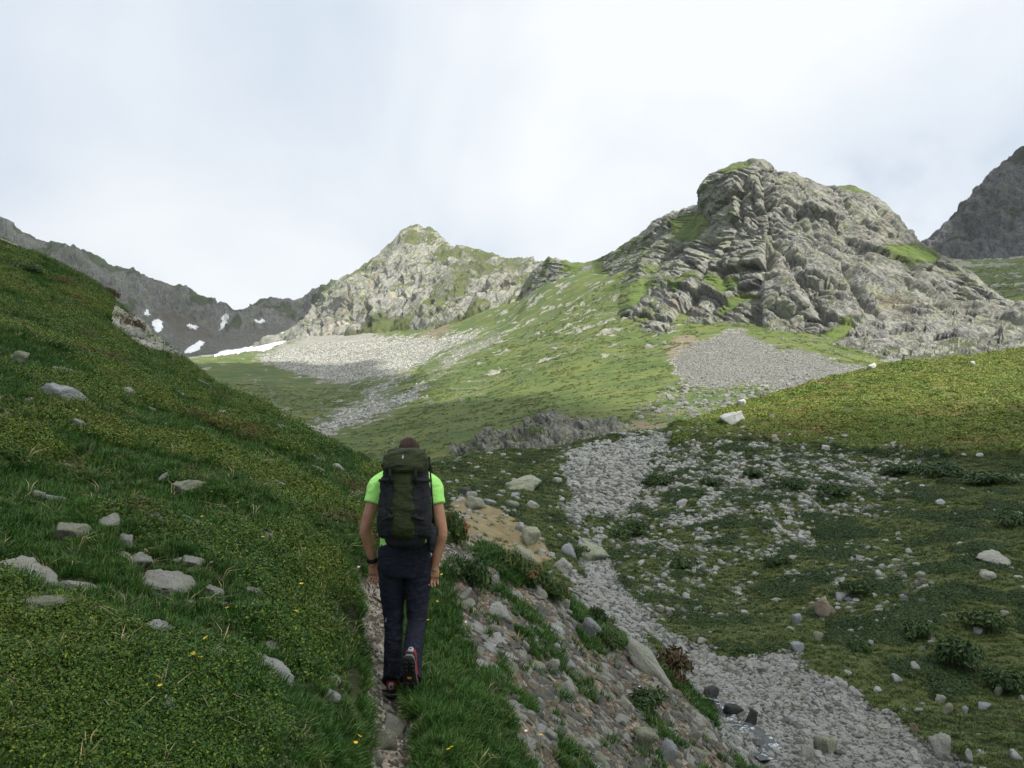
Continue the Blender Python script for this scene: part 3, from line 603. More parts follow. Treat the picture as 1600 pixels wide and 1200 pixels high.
def ground_material():
    m = NT('near_ground')
    n1 = m.noise(3.0, 6, 0.6); n2 = m.noise(24, 5, 0.65); n3 = m.noise(0.5, 4, 0.55)
    turf = m.mix(m.rng(n1, 0.35, 0.65), (0.020, 0.030, 0.010), (0.045, 0.055, 0.018))
    turf = m.mix(m.rng(n2, 0.45, 0.75, 0, 0.5), turf, (0.07, 0.06, 0.03))
    dry = m.mix(m.rng(n1, 0.35, 0.65), (0.070, 0.090, 0.028), (0.110, 0.120, 0.040)); dry = m.mix(m.rng(n2, 0.4, 0.7, 0, 0.6), dry, (0.05, 0.055, 0.02))
    far = m.mix(m.rng(n3, 0.4, 0.6), (0.070, 0.085, 0.020), (0.105, 0.105, 0.028)); far = m.mix(m.rng(n2, 0.45, 0.7, 0, 0.5), far, (0.04, 0.05, 0.015))
    cell = m.vor(34, out='Color'); sp = m.n('ShaderNodeSeparateColor'); m.l(cell, sp.inputs[0])
    cell2 = m.vor(13, out='Color'); sp2 = m.n('ShaderNodeSeparateColor'); m.l(cell2, sp2.inputs[0])
    grav = m.mix(sp.outputs[0], (0.20, 0.20, 0.19), (0.48, 0.48, 0.45)); grav = m.mix(m.rng(sp2.outputs[1], 0.5, 1.0, 0, 0.6), grav, (0.34, 0.34, 0.32))
    soil = m.mix(m.rng(n1, 0.35, 0.65), (0.10, 0.068, 0.042), (0.19, 0.145, 0.098)); soil = m.mix(m.rng(sp.outputs[0], 0.70, 0.80, 0, 0.8), soil, (0.30, 0.28, 0.24))
    tanc = m.mix(m.rng(n1, 0.35, 0.65), (0.20, 0.155, 0.08), (0.29, 0.24, 0.14)); tanc = m.mix(m.rng(n2, 0.5, 0.7, 0, 0.6), tanc, (0.10, 0.10, 0.035))
    ed = m.math('MULTIPLY', m.math('SUBTRACT', n2, 0.5), 0.8)
    def k(a): return m.rng(m.math('ADD', m.att(a), ed), 0.38, 0.62)
    col = m.mix(m.att('dry'), turf, dry); col = m.mix(k('knoll'), col, far); col = m.mix(k('tan'), col, tanc); col = m.mix(k('bank'), col, soil); col = m.mix(k('gravel'), col, grav); trod = m.mix(m.rng(sp.outputs[0], 0.45, 0.8), m.mix(m.rng(n1, 0.35, 0.65), (0.19, 0.15, 0.105), (0.29, 0.24, 0.18)), (0.38, 0.36, 0.31)); col = m.mix(k('path'), col, trod)
    col = m.mix(m.rng(m.att('wet'), 0.2, 0.8, 0, 0.8), col, (0.045, 0.04, 0.032))
    m.color(col)
    m.bump(m.math('ADD', m.math('MULTIPLY', m.vor(30), -0.8), m.math('MULTIPLY', n2, 0.8)), 0.02, 0.9)
    m.l(m.rng(m.att('wet'), 0.2, 0.8, 0.95, 0.3), m.b.inputs['Roughness'])
    return m.m
dry = smooth(0.2, 0.6, region(C, R, [(660,700),(1040,672),(1480,735),(1620,760),(1620,1300),(1200,1250),(960,960),(840,890),(700,880),(640,800)], 15) * (Y > 12) * (0.75 + 0.5 * nl))
me = mesh_from('ground', V.reshape(-1, 3), grid_faces(NR, NC), ground_material(), dict(path=path, bank=bank * 0.95, gravel=gravel, tan=tan_, knoll=knoll, dry=dry, wet=wet))
GROUND = link('ground', me, kind='structure')
bpy.context.view_layer.update()
def on_ground(c, r):
    a, e_ = tangents(c, r); d = Vector((float(a), 1.0, float(e_))).normalized()
    ok, p, n, _ = GROUND.ray_cast(Vector((0, 0, 0)), d)
    return (p, n) if ok else (None, None)
Yg = NEAR['V'][..., 1]; Cg, Rg = NEAR['C'], NEAR['R']; Xg = NEAR['V'][..., 0]
view = ((Cg > -160) & (Cg < 1760) & (Yg > 1.6)).astype(float)
nearside = ((Cg < 640) & (Yg < 62)) | (Yg < 10.6)
nearside = nearside & ~((Cg > 640) & (Yg > 10.4)) & (Cg < 1240)
farside = (~nearside) * (1 - smooth(0.3, 0.7, NEAR['knoll']))
FOOT = []          # footprints of the stones: nothing grows through them
NEAR['dry'] = dry
# ================================================================ SCATTERING
def scatter(name, P, rot, scl, idx, protos, **props):
    me = bpy.data.meshes.new(name); P = np.asarray(P, np.float32); me.vertices.add(len(P)); me.vertices.foreach_set('co', P.ravel())
    at = me.attributes.new('rot', 'FLOAT_VECTOR', 'POINT'); at.data.foreach_set('vector', np.asarray(rot, np.float32).ravel())
    at = me.attributes.new('scl', 'FLOAT_VECTOR', 'POINT'); at.data.foreach_set('vector', np.asarray(scl, np.float32).ravel())
    at = me.attributes.new('idx', 'INT', 'POINT'); at.data.foreach_set('value', np.asarray(idx, np.int32).ravel())
    col = bpy.data.collections.new(name + '_shapes')
    for p in protos: col.objects.link(p)
    g = bpy.data.node_groups.new(name + '_scatter', 'GeometryNodeTree')
    g.interface.new_socket('Geometry', in_out='INPUT', socket_type='NodeSocketGeometry'); g.interface.new_socket('Geometry', in_out='OUTPUT', socket_type='NodeSocketGeometry')
    gi = g.nodes.new('NodeGroupInput'); go = g.nodes.new('NodeGroupOutput'); ip = g.nodes.new('GeometryNodeInstanceOnPoints'); ci = g.nodes.new('GeometryNodeCollectionInfo')
    ci.inputs['Collection'].default_value = col; ci.inputs['Separate Children'].default_value = True; ci.inputs['Reset Children'].default_value = True
    def na(n, t):
        k = g.nodes.new('GeometryNodeInputNamedAttribute'); k.data_type = t; k.inputs['Name'].default_value = n
        return [o for o in k.outputs if o.enabled and o.name == 'Attribute'][0]
    er = g.nodes.new('FunctionNodeEulerToRotation'); g.links.new(na('rot', 'FLOAT_VECTOR'), er.inputs[0])
    g.links.new(gi.outputs[0], ip.inputs['Points']); g.links.new(ci.outputs[0], ip.inputs['Instance']); ip.inputs['Pick Instance'].default_value = True
    g.links.new(na('idx', 'INT'), ip.inputs['Instance Index']); g.links.new(er.outputs[0], ip.inputs['Rotation']); g.links.new(na('scl', 'FLOAT_VECTOR'), ip.inputs['Scale'])
    g.links.new(ip.outputs[0], go.inputs[0])
    o = link(name, me, **props); md = o.modifiers.new('scatter', 'NODES'); md.node_group = g
    return o
def sample(S, n, weight):
    """n random places on a gridded surface, weighted; returns positions, normals, grid indices"""
    V = S['V']; nr, nc = V.shape[:2]; wv = weight[:-1, :-1].ravel().clip(0); cs = np.cumsum(wv); cs /= cs[-1]
    k = np.searchsorted(cs, RNG.random(n)); i, j = k // (nc - 1), k % (nc - 1); f = RNG.random((n, 1)); g = RNG.random((n, 1))
    P = (V[i, j] * (1 - f) + V[i, j + 1] * f) * (1 - g) + (V[i + 1, j] * (1 - f) + V[i + 1, j + 1] * f) * g
    return P, S['N'][i, j], i, j
def tilt_to(N, amount, yaw, jitter=0.0):
    """euler angles that lean z towards the normal by `amount`"""
    n = N.copy(); n[:, :2] *= amount; n[:, 2] = np.maximum(n[:, 2], 0.2); n += RNG.normal(size=n.shape) * jitter; n /= np.linalg.norm(n, axis=1, keepdims=True)
    # R = Rz(c) Ry(b) Rx(a): choose yaw first, then tilt in the turned frame
    cy, sy = np.cos(yaw), np.sin(yaw); lx = n[:, 0] * cy + n[:, 1] * sy; ly_ = -n[:, 0] * sy + n[:, 1] * cy; lz = n[:, 2]
    return np.stack([-np.arcsin(np.clip(ly_, -1, 1)), np.arctan2(lx, lz), yaw], 1)

def size_at(Y, near=4.0, p=0.55): return (np.maximum(Y, 2.0) / near) ** p
def strew(name, S, n, weight, protos, size, flat=(0.7, 1.1), lean=0.5, p=0.55, jitter=0.12, sink=0.0, var=(0.65, 1.35), clear=0.0, **props):
    P, N, i, j = sample(S, n, weight)
    if clear and FOOT:
        f_ = np.array(FOOT); ok = np.ones(n, bool)
        for x, y, q in f_: ok &= (P[:, 0] - x) ** 2 + (P[:, 1] - y) ** 2 > (q * clear) ** 2
        P, N = P[ok], N[ok]; n = len(P)
    yaw = RNG.uniform(0, 6.283, n); s = size * size_at(P[:, 1], p=p) * RNG.uniform(*var, n)
    scl = np.stack([s, s, s * RNG.uniform(*flat, n)], 1); P = P - N * (sink * s)[:, None]
    return scatter(name, P, tilt_to(N, lean, yaw, jitter), scl, RNG.integers(0, len(protos), n), protos, **props)

# ================================================================ STONES
def stone_material(name, a, b, dark, lichen, amt=0.5, rough=0.9):
    m = NT(name); oi = m.n('ShaderNodeObjectInfo'); off = m.n('ShaderNodeVectorMath', operation='ADD'); m.l(m.obj(), off.inputs[0])
    cx = m.n('ShaderNodeCombineXYZ'); m.l(m.math('MULTIPLY', oi.outputs['Random'], 37.0), cx.inputs[0]); m.l(m.math('MULTIPLY', oi.outputs['Random'], 91.0), cx.inputs[1]); m.l(cx.outputs[0], off.inputs[1]); v = off.outputs[0]
    n1 = m.noise(1.6, 6, 0.65, vec=v); n2 = m.noise(7, 6, 0.7, vec=v); n3 = m.noise(2.3, 4, 0.6, vec=v, dist=0.5)
    col = m.mix(m.rng(n1, 0.35, 0.65), a, b); col = m.mix(m.rng(n2, 0.52, 0.68, 0, 0.75), col, dark)
    col = m.mix(m.rng(n3, 0.5, 0.62, 0, amt), col, lichen)
    col = m.mix(m.rng(oi.outputs['Random'], 0, 1, 0, 0.35), col, (a[0] * 0.6, a[1] * 0.6, a[2] * 0.6))
    m.color(col); m.b.inputs['Roughness'].default_value = rough
    m.bump(m.math('ADD', n2, m.math('MULTIPLY', m.noise(20, 4, 0.6, vec=v), 0.4)), 0.10, 0.8)
    return m.m
S_GREY = stone_material('grey_stone', (0.40, 0.40, 0.36), (0.53, 0.525, 0.465), (0.17, 0.17, 0.155), (0.36, 0.38, 0.22), 0.5)
S_PALE = stone_material('pale_stone', (0.48, 0.485, 0.47), (0.64, 0.64, 0.61), (0.18, 0.18, 0.175), (0.33, 0.34, 0.24), 0.35)
S_BLUE = stone_material('bluish_stone', (0.35, 0.37, 0.385), (0.48, 0.50, 0.51), (0.17, 0.175, 0.18), (0.40, 0.41, 0.37), 0.3)
S_DARK = stone_material('dark_stone', (0.055, 0.055, 0.055), (0.10, 0.10, 0.10), (0.03, 0.03, 0.03), (0.10, 0.10, 0.07), 0.3, 0.5)
S_GREEN = stone_material('lichen_stone', (0.33, 0.345, 0.27), (0.43, 0.44, 0.33), (0.14, 0.145, 0.115), (0.36, 0.39, 0.20), 0.7)
S_BROWN = stone_material('brown_stone', (0.24, 0.17, 0.11), (0.33, 0.29, 0.23), (0.10, 0.07, 0.05), (0.30, 0.28, 0.22), 0.5)
S_SCREE = stone_material('scree_stone', (0.15, 0.15, 0.14), (0.26, 0.257, 0.238), (0.12, 0.12, 0.11), (0.27, 0.28, 0.2), 0.35)
def stone_verts(sub, seed, planes=14, noise_amp=0.10, flat=1.0):
    bm = bmesh.new(); bmesh.ops.create_icosphere(bm, subdivisions=sub, radius=1.0); D = np.array([v.co[:] for v in bm.verts]); F = np.array([[v.index for v in f.verts] for f in bm.faces]); bm.free()
    r = np.random.default_rng(seed); n = r.normal(size=(planes, 3)); n /= np.linalg.norm(n, axis=1)[:, None]; n = np.concatenate([n, [[0, 0, 1], [0, 0, -1]]]); d = np.concatenate([r.uniform(0.42, 0.95, planes), [0.5, 0.7]])
    k = D @ n.T; rad = np.where(k > 0.05, d[None] / np.maximum(k, 0.05), 9.0); rad = -np.log(np.exp(-rad * 90).sum(1)) / 90
    rad = rad * (1 + noise_amp * fbm(D[:, 0] * 1.7 + seed, D[:, 1] * 1.7, D[:, 2] * 1.7, 4) + (noise_amp * .5 * ridged(D[:, 0] * 3.5, D[:, 1] * 3.5 + seed, D[:, 2] * 7, 3) if sub > 2 else 0))
    V = D * rad[:, None]; V -= (V.max(0) + V.min(0)) / 2; V /= (V.max(0) - V.min(0)) / 2
    return V, F
BIG = [stone_verts(4, 200 + k, planes=6 + k % 4 * 2, noise_amp=0.13) for k in range(10)] + [stone_verts(3, 200 + k, planes=6 + k % 4 * 2, noise_amp=0.13) for k in range(10)]
BIGME = {}
def big_mesh(k, mat):
    if (k, mat.name) not in BIGME: BIGME[k, mat.name] = mesh_from('stone', *BIG[k], mat)
    return BIGME[k, mat.name]
SM = [stone_verts(2, 300 + k, planes=8 + k % 3 * 3, noise_amp=0.05) for k in range(6)]
def small_protos(tag_, *mats): return [bpy.data.objects.new('%s_%02d' % (tag_, k), mesh_from(tag_, *SM[k % 6], mats[k % len(mats)], shade=False)) for k in range(6 if len(mats) == 1 else 12)]
TIGHT = {}
def boulder(c, r, w, h, mat, label, name='boulder', cat='boulder', k=None, group=None, yaw=None, sink=0.27, tilt=0.75, deep=None, roll=0.0):
    """c, r: surveyed middle of the stone; w, h: its apparent width and height"""
    p, n = on_ground(c, r + h * 0.30)
    if p is None: return None
    k = random.randrange(10) + (0 if w > 30 else 10) if k is None else k; d = p.y; sx = w * d / FPX / 2; sz = h * d / FPX / 2 * 1.25; sy = (deep or 0.75) * sx
    o = link(name, big_mesh(k, mat)); o.scale = (sx, sy, sz)
    nn = Vector((n.x * tilt, n.y * tilt, n.z)).normalized(); q = nn.to_track_quat('Z', 'Y').to_matrix().to_4x4()
    yaw = random.uniform(-0.5, 0.5) if yaw is None else yaw
    o.rotation_euler = (Matrix.Rotation(0, 4, 'Z') @ q @ Matrix.Rotation(-q.to_euler().z + yaw, 4, 'Z') @ Matrix.Rotation(roll, 4, 'Y')).to_euler()
    o.location = p + Vector((0, 0, sz * (1 - 2 * sink)))
    FOOT.append((p.x, p.y, sx * 0.85)); o['label'] = label; o['category'] = cat
    if group: o['group'] = group
    return o
G_, P_, B_, D_, L_, W_ = S_GREY, S_PALE, S_BLUE, S_DARK, S_GREEN, S_BROWN
LEFT = 'stones lying in the turf of the left slope'
for c, r, w_, h_, m_, lb_ in [
 (32,898,112,34,G_,'large pale flat slab at the left picture edge'), (122,915,62,17,G_,'flat grey slab just right of the large slab at the left edge'), (70,947,58,22,L_,'slab spotted with yellow lichen below the large left slab'),
 (260,917,76,24,G_,'layered grey slab with dark cracks in the left turf'), (115,834,48,28,L_,'rounded pale boulder in turf above the large left slab'), (174,815,42,13,G_,'low flat stone right above the rounded pale boulder'),
 (100,618,74,40,B_,'big angular rock with dark shaded side high on the left slope'), (30,562,34,28,L_,'rounded boulder near the left edge below the hilltop'), (294,759,58,24,L_,'flat boulder with bare soil under it in the middle of the left slope'),
 (200,848,30,20,G_,'grey stone above a leaning stone left of centre turf'), (219,877,36,20,G_,'tilted pale stone below a grey stone in the left turf'), (195,867,16,8,G_,'small stone between two larger grey stones on the left slope'),
 (243,810,32,12,G_,'thin pale stone above the layered slab in the left turf'), (303,879,32,14,G_,'pointed pale stone right of the tilted stone'), (334,927,30,17,G_,'pale stone right of the layered cracked slab'),
 (243,980,46,13,P_,'narrow whitish stone below the layered cracked slab'), (342,1022,34,18,G_,'arched grey stone with a yellow flower beside it'), (430,1049,76,22,P_,'broad white edged rock low on the left slope'),
 (260,1101,26,18,B_,'small bluish stone with a bright yellow flower on its left'), (492,955,46,15,G_,'flat pale stone close left of the trail'), (520,972,54,9,P_,'long thin whitish stone just below a flat stone by the trail'),
 (518,1090,26,16,P_,'small white stone low by the trail edge'), (523,1062,24,11,P_,'small pale stone right of the broad white edged rock'), (80,781,32,14,B_,'bluish white stone near the left edge in upper turf'),
 (45,785,16,8,P_,'small white stone beside the bluish white stone at left'), (105,733,42,9,G_,'long flat stone in turf below the big angular rock'), (10,659,22,12,G_,'stone cut by the left picture edge'),
 (414,839,42,7,P_,'thin slanted pale stone in the centre of the left slope'), (480,762,18,8,P_,'small white stone left of the hiker high on the slope'), (497,776,28,11,P_,'whitish stone left of the hiker among shrubs'),
 (541,772,26,10,B_,'bluish flat stone left of the hiker shoulder'), (563,773,18,13,B_,'bluish stone touching the hiker sleeve in view'), (450,781,12,10,P_,'tiny pale stone above the slanted thin stone'),
 (455,813,12,11,P_,'small upright white stone left of the hiker'), (260,665,11,8,P_,'tiny bright white stone in the upper left turf'), (115,536,20,8,P_,'small white stone high in the shrubs of the left hill'),
 (100,580,30,10,P_,'flat pale stone above the big angular rock'), (47,626,18,8,G_,'small grey stone left of the big angular rock'), (25,1013,34,10,B_,'low bluish stone at the left edge under the shrubs'), (197,785,22,9,G_,'small grey stone in mid left turf'),
 (421,1011,26,8,G_,'flat half buried stone above the broad white edged rock'), (170,742,18,6,G_,'small flat stone above the low flat stone'), (230,688,22,7,G_,'tiny flat stone in the left turf under the shrub band'), (390,922,24,8,G_,'half buried stone in turf left of the trail'), (326,858,18,8,G_,'small stone above the pointed pale stone'), (290,530,14,7,P_,'small stone on the left hill below the outcrop'), (216,585,20,8,G_,'pale stone in the shrubs under the outcrop'), (352,640,14,6,P_,'tiny pale stone high in the shrubs left of the valley')]:
    boulder(c, r, w_ * 1.12, h_ * 0.85, m_, lb_, name='stone' if w_ < 45 else 'boulder', cat='stone' if w_ < 45 else 'boulder', group=LEFT)
BANKG = 'stones on the gravel bank'
for c, r, w_, h_, m_, lb_ in [
 (603,1160,38,28,L_,'round flat topped stone set in the trail'), (617,1135,40,18,G_,'flat slab lying across the trail above the round stone'), (588,1185,22,16,G_,'grey stone at the bottom of the trail'), (603,941,34,8,P_,'pale step stone on the trail behind the hiker legs'), (640,1170,14,9,G_,'small stone at the right edge of the trail'), (606,1108,18,8,G_,'small flat stone on the trail under the lifted boot'), (590,1098,14,7,G_,'small stone at the left edge of the trail'),
 (912,982,38,32,B_,'rounded bluish white boulder on the lower bank'), (858,1041,38,28,G_,'grey angular boulder in the middle of the bank'), (1000,1156,44,32,L_,'angular greenish boulder low on the bank'), (780,957,38,24,P_,'pale slab at the upper bank beside the grass'), (727,929,16,22,P_,'upright pale stone under the round green bush'),
 (886,1082,34,24,G_,'tilted grey slab below the angular boulder'), (842,1100,20,14,P_,'whitish stone in the bank gravel'), (868,1012,16,12,P_,'small white stone above the angular boulder'), (845,930,22,14,G_,'grey stone near the top of the bank'), (838,985,24,10,B_,'flat bluish stone in the middle of the bank'), (882,945,20,18,G_,'grey stone under the hanging alpenrose bush'),
 (1040,1176,30,30,B_,'bluish stone with grass beside it at the lower bank'), (975,1100,26,14,G_,'flat stone in the lower bank gravel'), (905,1165,30,14,G_,'grey flat stone low in the bank gravel'), (860,1150,22,12,G_,'small slab in the lower bank gravel left'), (930,1130,18,10,P_,'small pale stone in the lower bank gravel'), (1085,1150,22,24,G_,'upright slab beside the stream bank'), (1150,1160,26,16,P_,'white stone at the foot of the bank by the water'),
 (820,1010,18,10,G_,'small flat stone left in the bank'), (890,1040,20,12,P_,'pale stone right of the angular boulder'), (950,1060,22,10,G_,'flat slab above the grassy green bush'), (775,1045,14,8,P_,'small white stone beside grass tussocks'), (800,1075,18,10,G_,'small grey slab among bank grass'),
 (830,841,34,26,L_,'large pale block standing on the tan turf'), (824,872,50,15,L_,'flat pale slab behind the bank bushes'), (922,866,56,24,L_,'lichen covered slab at the head of the gravel streak'), (880,888,34,22,G_,'grey stone below the lichen covered slab'), (888,862,28,18,B_,'bluish stone left of the lichen covered slab'), (743,788,36,18,L_,'pale rounded boulder right of the hiker on the tan turf'),
 (822,757,70,20,L_,'big flat pale slab in the turf behind the tan patch'), (728,771,26,15,D_,'dark stone right of the hiker shoulder'), (765,786,22,9,P_,'thin white stone beside the pale rounded boulder'), (737,775,18,12,G_,'grey stone below the dark stone'), (800,791,22,14,L_,'pale stone in the middle of the tan turf edge'), (832,789,22,9,G_,'grey flat stone below the big pale slab'), (805,775,16,9,B_,'small bluish stone under the big pale slab'), (870,752,16,10,P_,'white stone right of the big pale slab'), (812,826,20,11,P_,'small white stone above the pale block'), (783,770,14,8,G_,'small stone between the dark stone and the big slab')]:
    boulder(c, r, w_, h_, m_, lb_, name='stone' if w_ < 34 else 'boulder', cat='stone' if w_ < 34 else 'boulder', group=BANKG)
boulder(1015, 1045, 120, 26, S_GREY, 'long grey slab lying diagonally along the bank edge', group=BANKG, k=3, yaw=-0.25, deep=0.22, roll=0.55)
STRG = 'stones in the stream bed'
for c, r, w_, h_, m_, lb_ in [
 (1112,1086,26,20,D_,'dark wet stone at the head of the trickle'), (1143,1113,30,20,D_,'black wet stone in the trickle'), (1174,1126,18,28,D_,'dark upright stone beside the trickle'), (1158,1116,18,16,G_,'grey stone between two dark wet stones'), (1290,1169,42,28,L_,'greenish boulder in the gravel at the bottom'), (1262,1180,24,22,G_,'grey stone left of the greenish boulder'), (1472,1170,40,32,G_,'angular grey boulder at the gravel edge lower right'), (1478,1108,24,17,L_,'round yellow green lichen boulder on the right turf'), (1470,1094,16,12,G_,'small grey stone above the lichen boulder'),
 (1290,955,32,30,W_,'brown boulder on the right slope'), (1246,970,18,18,B_,'white bluish stone left of the brown boulder'), (1277,997,16,16,L_,'pale stone below the brown boulder'), (1314,933,18,12,P_,'bright white stone above the brown boulder'), (1430,1043,16,14,P_,'round white stone left of the large juniper bush'), (1400,1061,20,12,P_,'slanted white stone below the round white stone'), (1555,873,58,13,G_,'flat lichen slab near the right picture edge'), (1543,901,24,12,G_,'grey stone below the flat lichen slab'), (1296,1073,18,12,P_,'white stone at the turf edge by the gravel'), (1318,1070,20,9,P_,'flat white stone at the turf edge by the gravel'), (1245,1012,20,14,B_,'bluish stone at the gravel corner'), (1515,1183,14,20,P_,'white stone at the bottom right corner turf'), (1585,1181,20,14,P_,'pale stone at the right bottom corner'), (1560,1082,14,18,L_,'yellow lichen stone at right'), (1508,1112,12,12,B_,'small bluish stone right of the lichen boulder'), (1538,1104,20,9,B_,'flat bluish stone right of the lichen boulder'), (1428,1139,14,14,W_,'reddish stone at the gravel edge'), (1340,1085,14,10,P_,'small white stone on the gravel edge'), (1215,860,14,8,P_,'white stone high on the right slope'), (1066,787,20,9,P_,'white elongated stone in the upper scree'), (1078,800,18,6,P_,'flat white stone under the elongated one'), (1258,787,20,8,P_,'white stone beside a dark bush in the scree'), (1470,785,18,8,P_,'white stone among dark shrubs at the upper right'), (1290,700,16,7,P_,'pale stone under the knoll lip')]:
    boulder(c, r, w_, h_, m_, lb_, name='stone' if w_ < 30 else 'boulder', cat='stone' if w_ < 30 else 'boulder', group=STRG)
for c, r, w_, h_, lb_ in [(1142,656,38,18,'large white block on the turf left of the sunny knoll'), (1520,568,10,6,'tiny white stone on the crest of the sunny knoll'), (1362,574,16,9,'grey block at the foot of the sunny knoll'), (1160,631,14,12,'pale block below the scree cone')]:
    boulder(c, r, w_, h_, S_PALE, lb_, name='boulder' if w_ > 12 else 'stone', cat='boulder')
boulder(8, 380, 40, 9, S_GREY, 'pale rock on the skyline at the left picture edge')
boulder(30, 390, 20, 6, S_GREY, 'small pale rock on the left skyline')
# half buried stones in the left turf: alike, one object each
Pw, Nw, iw, jw = sample(NEAR, 140, Yg ** 1.0 * view * (Cg < 560) * (Yg < 24) * (Rg > 600) * (Rg < 1120) * smooth(0.5, 1.0, poly_dist(Xg, Yg, TRAIL)))
for p_, n_ in zip(Pw, Nw):
    k = 10 + random.randrange(10); o = link('turf_stone', big_mesh(k, random.choice([S_PALE, S_GREY, S_GREEN]))); s = random.uniform(4, 13) * p_[1] / FPX
    o.scale = (s, s * random.uniform(.6, .9), s * random.uniform(.35, .6)); o.rotation_euler = tuple(tilt_to(np.array([n_]), 0.8, np.array([random.uniform(-.6, .6)]), 0.1)[0]); o.location = Vector(p_) + Vector((0, 0, o.scale[2] * 0.75)); FOOT.append((p_[0], p_[1], s * 0.9))
    o['label'] = 'small pale stone half buried in the left turf'; o['category'] = 'stone'; o['group'] = 'small stones in the left turf'
# white stones strewn over the right slope: alike, one object each
Pw, Nw, iw, jw = sample(NEAR, 230, Yg ** 1.5 * view * farside * (Yg > 12) * (Yg < 46) * (0.25 + NEAR['deb'] * (1 - 0.6 * NEAR['bare'])))
for p_, n_ in zip(Pw, Nw):
    k = 10 + random.randrange(10); o = link('scree_stone', big_mesh(k, random.choice([S_PALE, S_PALE, S_GREY]))); s = random.uniform(2.2, 6.0) * p_[1] / FPX
    o.scale = (s * random.uniform(.8, 1.4), s * random.uniform(.7, 1.1), s * random.uniform(.5, .9)); o.rotation_euler = (random.uniform(-.3, .3), random.uniform(-.3, .3), random.uniform(0, 6.28)); o.location = Vector(p_) + Vector((0, 0, o.scale[2] * 0.3))
    o['label'] = 'small whitish stone strewn over the grassy right slope'; o['category'] = 'stone'; o['group'] = 'white stones strewn over the right slope'
# ---------------------------------------------------------------- leaf and blade materials
def leaf_material(name, a, b, c, patch_scale, trans=0.14, warm=None):
    m = NT(name); oi = m.n('ShaderNodeObjectInfo')
    pn = m.noise(patch_scale, 3, 0.5)
    col = m.mix(m.rng(pn, 0.38, 0.62), a, b)
    col = m.mix(m.rng(oi.outputs['Random'], 0.55, 1.0, 0, 0.8), col, c)
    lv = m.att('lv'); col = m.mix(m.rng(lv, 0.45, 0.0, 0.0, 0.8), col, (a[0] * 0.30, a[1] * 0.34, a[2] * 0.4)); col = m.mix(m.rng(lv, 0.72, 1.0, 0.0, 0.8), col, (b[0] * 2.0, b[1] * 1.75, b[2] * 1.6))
    if warm: col = m.mix(m.rng(m.math('ADD', m.noise(patch_scale * 1.7, 4, 0.6), m.math('MULTIPLY', lv, 0.1)), 0.60, 0.72, 0, 0.75), col, warm)
    m.color(col); m.b.inputs['Roughness'].default_value = 0.55; m.b.inputs['Specular IOR Level'].default_value = 0.3
    t = m.n('ShaderNodeBsdfTranslucent'); m.l(col, t.inputs[0]); x = m.n('ShaderNodeMixShader'); x.inputs[0].default_value = trans
    m.l(m.b.outputs[0], x.inputs[1]); m.l(t.outputs[0], x.inputs[2]); m.l(x.outputs[0], m.out.inputs[0])
    return m.m
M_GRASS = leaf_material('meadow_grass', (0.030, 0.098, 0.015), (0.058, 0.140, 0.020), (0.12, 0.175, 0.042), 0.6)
M_MAT = leaf_material('bilberry_leaves', (0.044, 0.115, 0.014), (0.130, 0.170, 0.014), (0.060, 0.125, 0.016), 0.30, warm=(0.115, 0.060, 0.018))
M_DRY = leaf_material('dry_turf', (0.078, 0.130, 0.030), (0.125, 0.168, 0.046), (0.18, 0.185, 0.075), 0.8)
M_KNOLL = leaf_material('knoll_turf', (0.105, 0.175, 0.022), (0.190, 0.215, 0.036), (0.10, 0.165, 0.022), 0.22, warm=(0.24, 0.19, 0.06))
M_DARK = leaf_material('dark_shrub_leaves', (0.026, 0.056, 0.014), (0.040, 0.078, 0.016), (0.034, 0.064, 0.016), 0.5, trans=0.15)
M_STRAW = leaf_material('straw_grass', (0.20, 0.17, 0.09), (0.26, 0.23, 0.13), (0.10, 0.12, 0.04), 0.6)

def tuft(name, mat, blades, spread, width, lean, seed, tall=1.0):
    r = np.random.default_rng(seed); V = []; F = []; lv = []
    for _ in range(blades):
        th = r.uniform(0, 6.283); rad = spread * math.sqrt(r.random()); b = np.array([rad * math.cos(th), rad * math.sin(th), -0.08])
        th2 = th + r.normal() * 0.8; out = np.array([math.cos(th2), math.sin(th2), 0]); side = np.array([-out[1], out[0], 0]); h = tall * r.uniform(0.5, 1.0); ln = lean * r.uniform(0.2, 1.3); w = width * r.uniform(0.6, 1.2)
        p0 = b; p1 = b + out * ln * 0.25 * h + np.array([0, 0, h * 0.55]); p2 = b + out * ln * 0.8 * h + np.array([0, 0, h * (1.0 - 0.25 * ln)])
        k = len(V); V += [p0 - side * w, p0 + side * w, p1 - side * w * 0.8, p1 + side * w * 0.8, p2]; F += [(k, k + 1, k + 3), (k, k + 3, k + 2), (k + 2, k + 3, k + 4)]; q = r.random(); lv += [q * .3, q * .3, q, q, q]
    return bpy.data.objects.new(name, mesh_from(name, V, F, mat, dict(lv=lv), shade=False))
def clump(name, mat, leaves, size, flat, seed, twigs=6):
    r = np.random.default_rng(seed); V = []; F = []; lv = []
    for _ in range(leaves):
        d = r.normal(size=3); d[2] = abs(d[2]); d /= np.linalg.norm(d); rad = r.uniform(0.55, 1.0) * (1 + 0.25 * math.sin(5 * math.atan2(d[1], d[0]) + seed)); c = d * rad * np.array([1, 1, flat])
        n = d * 0.7 + np.array([0, 0, 0.5]) + r.normal(size=3) * 0.5; n /= np.linalg.norm(n); t = np.cross(n, r.normal(size=3)); t /= np.linalg.norm(t); b = np.cross(n, t); s = size * r.uniform(0.6, 1.25)
        k = len(V); V += [c - t * s, c + b * s * 0.5, c + t * s, c - b * s * 0.5]; F += [(k, k + 1, k + 2), (k, k + 2, k + 3)]; lv += [r.random()] * 4
    return bpy.data.objects.new(name, mesh_from(name, V, F, mat, dict(lv=lv), shade=False))

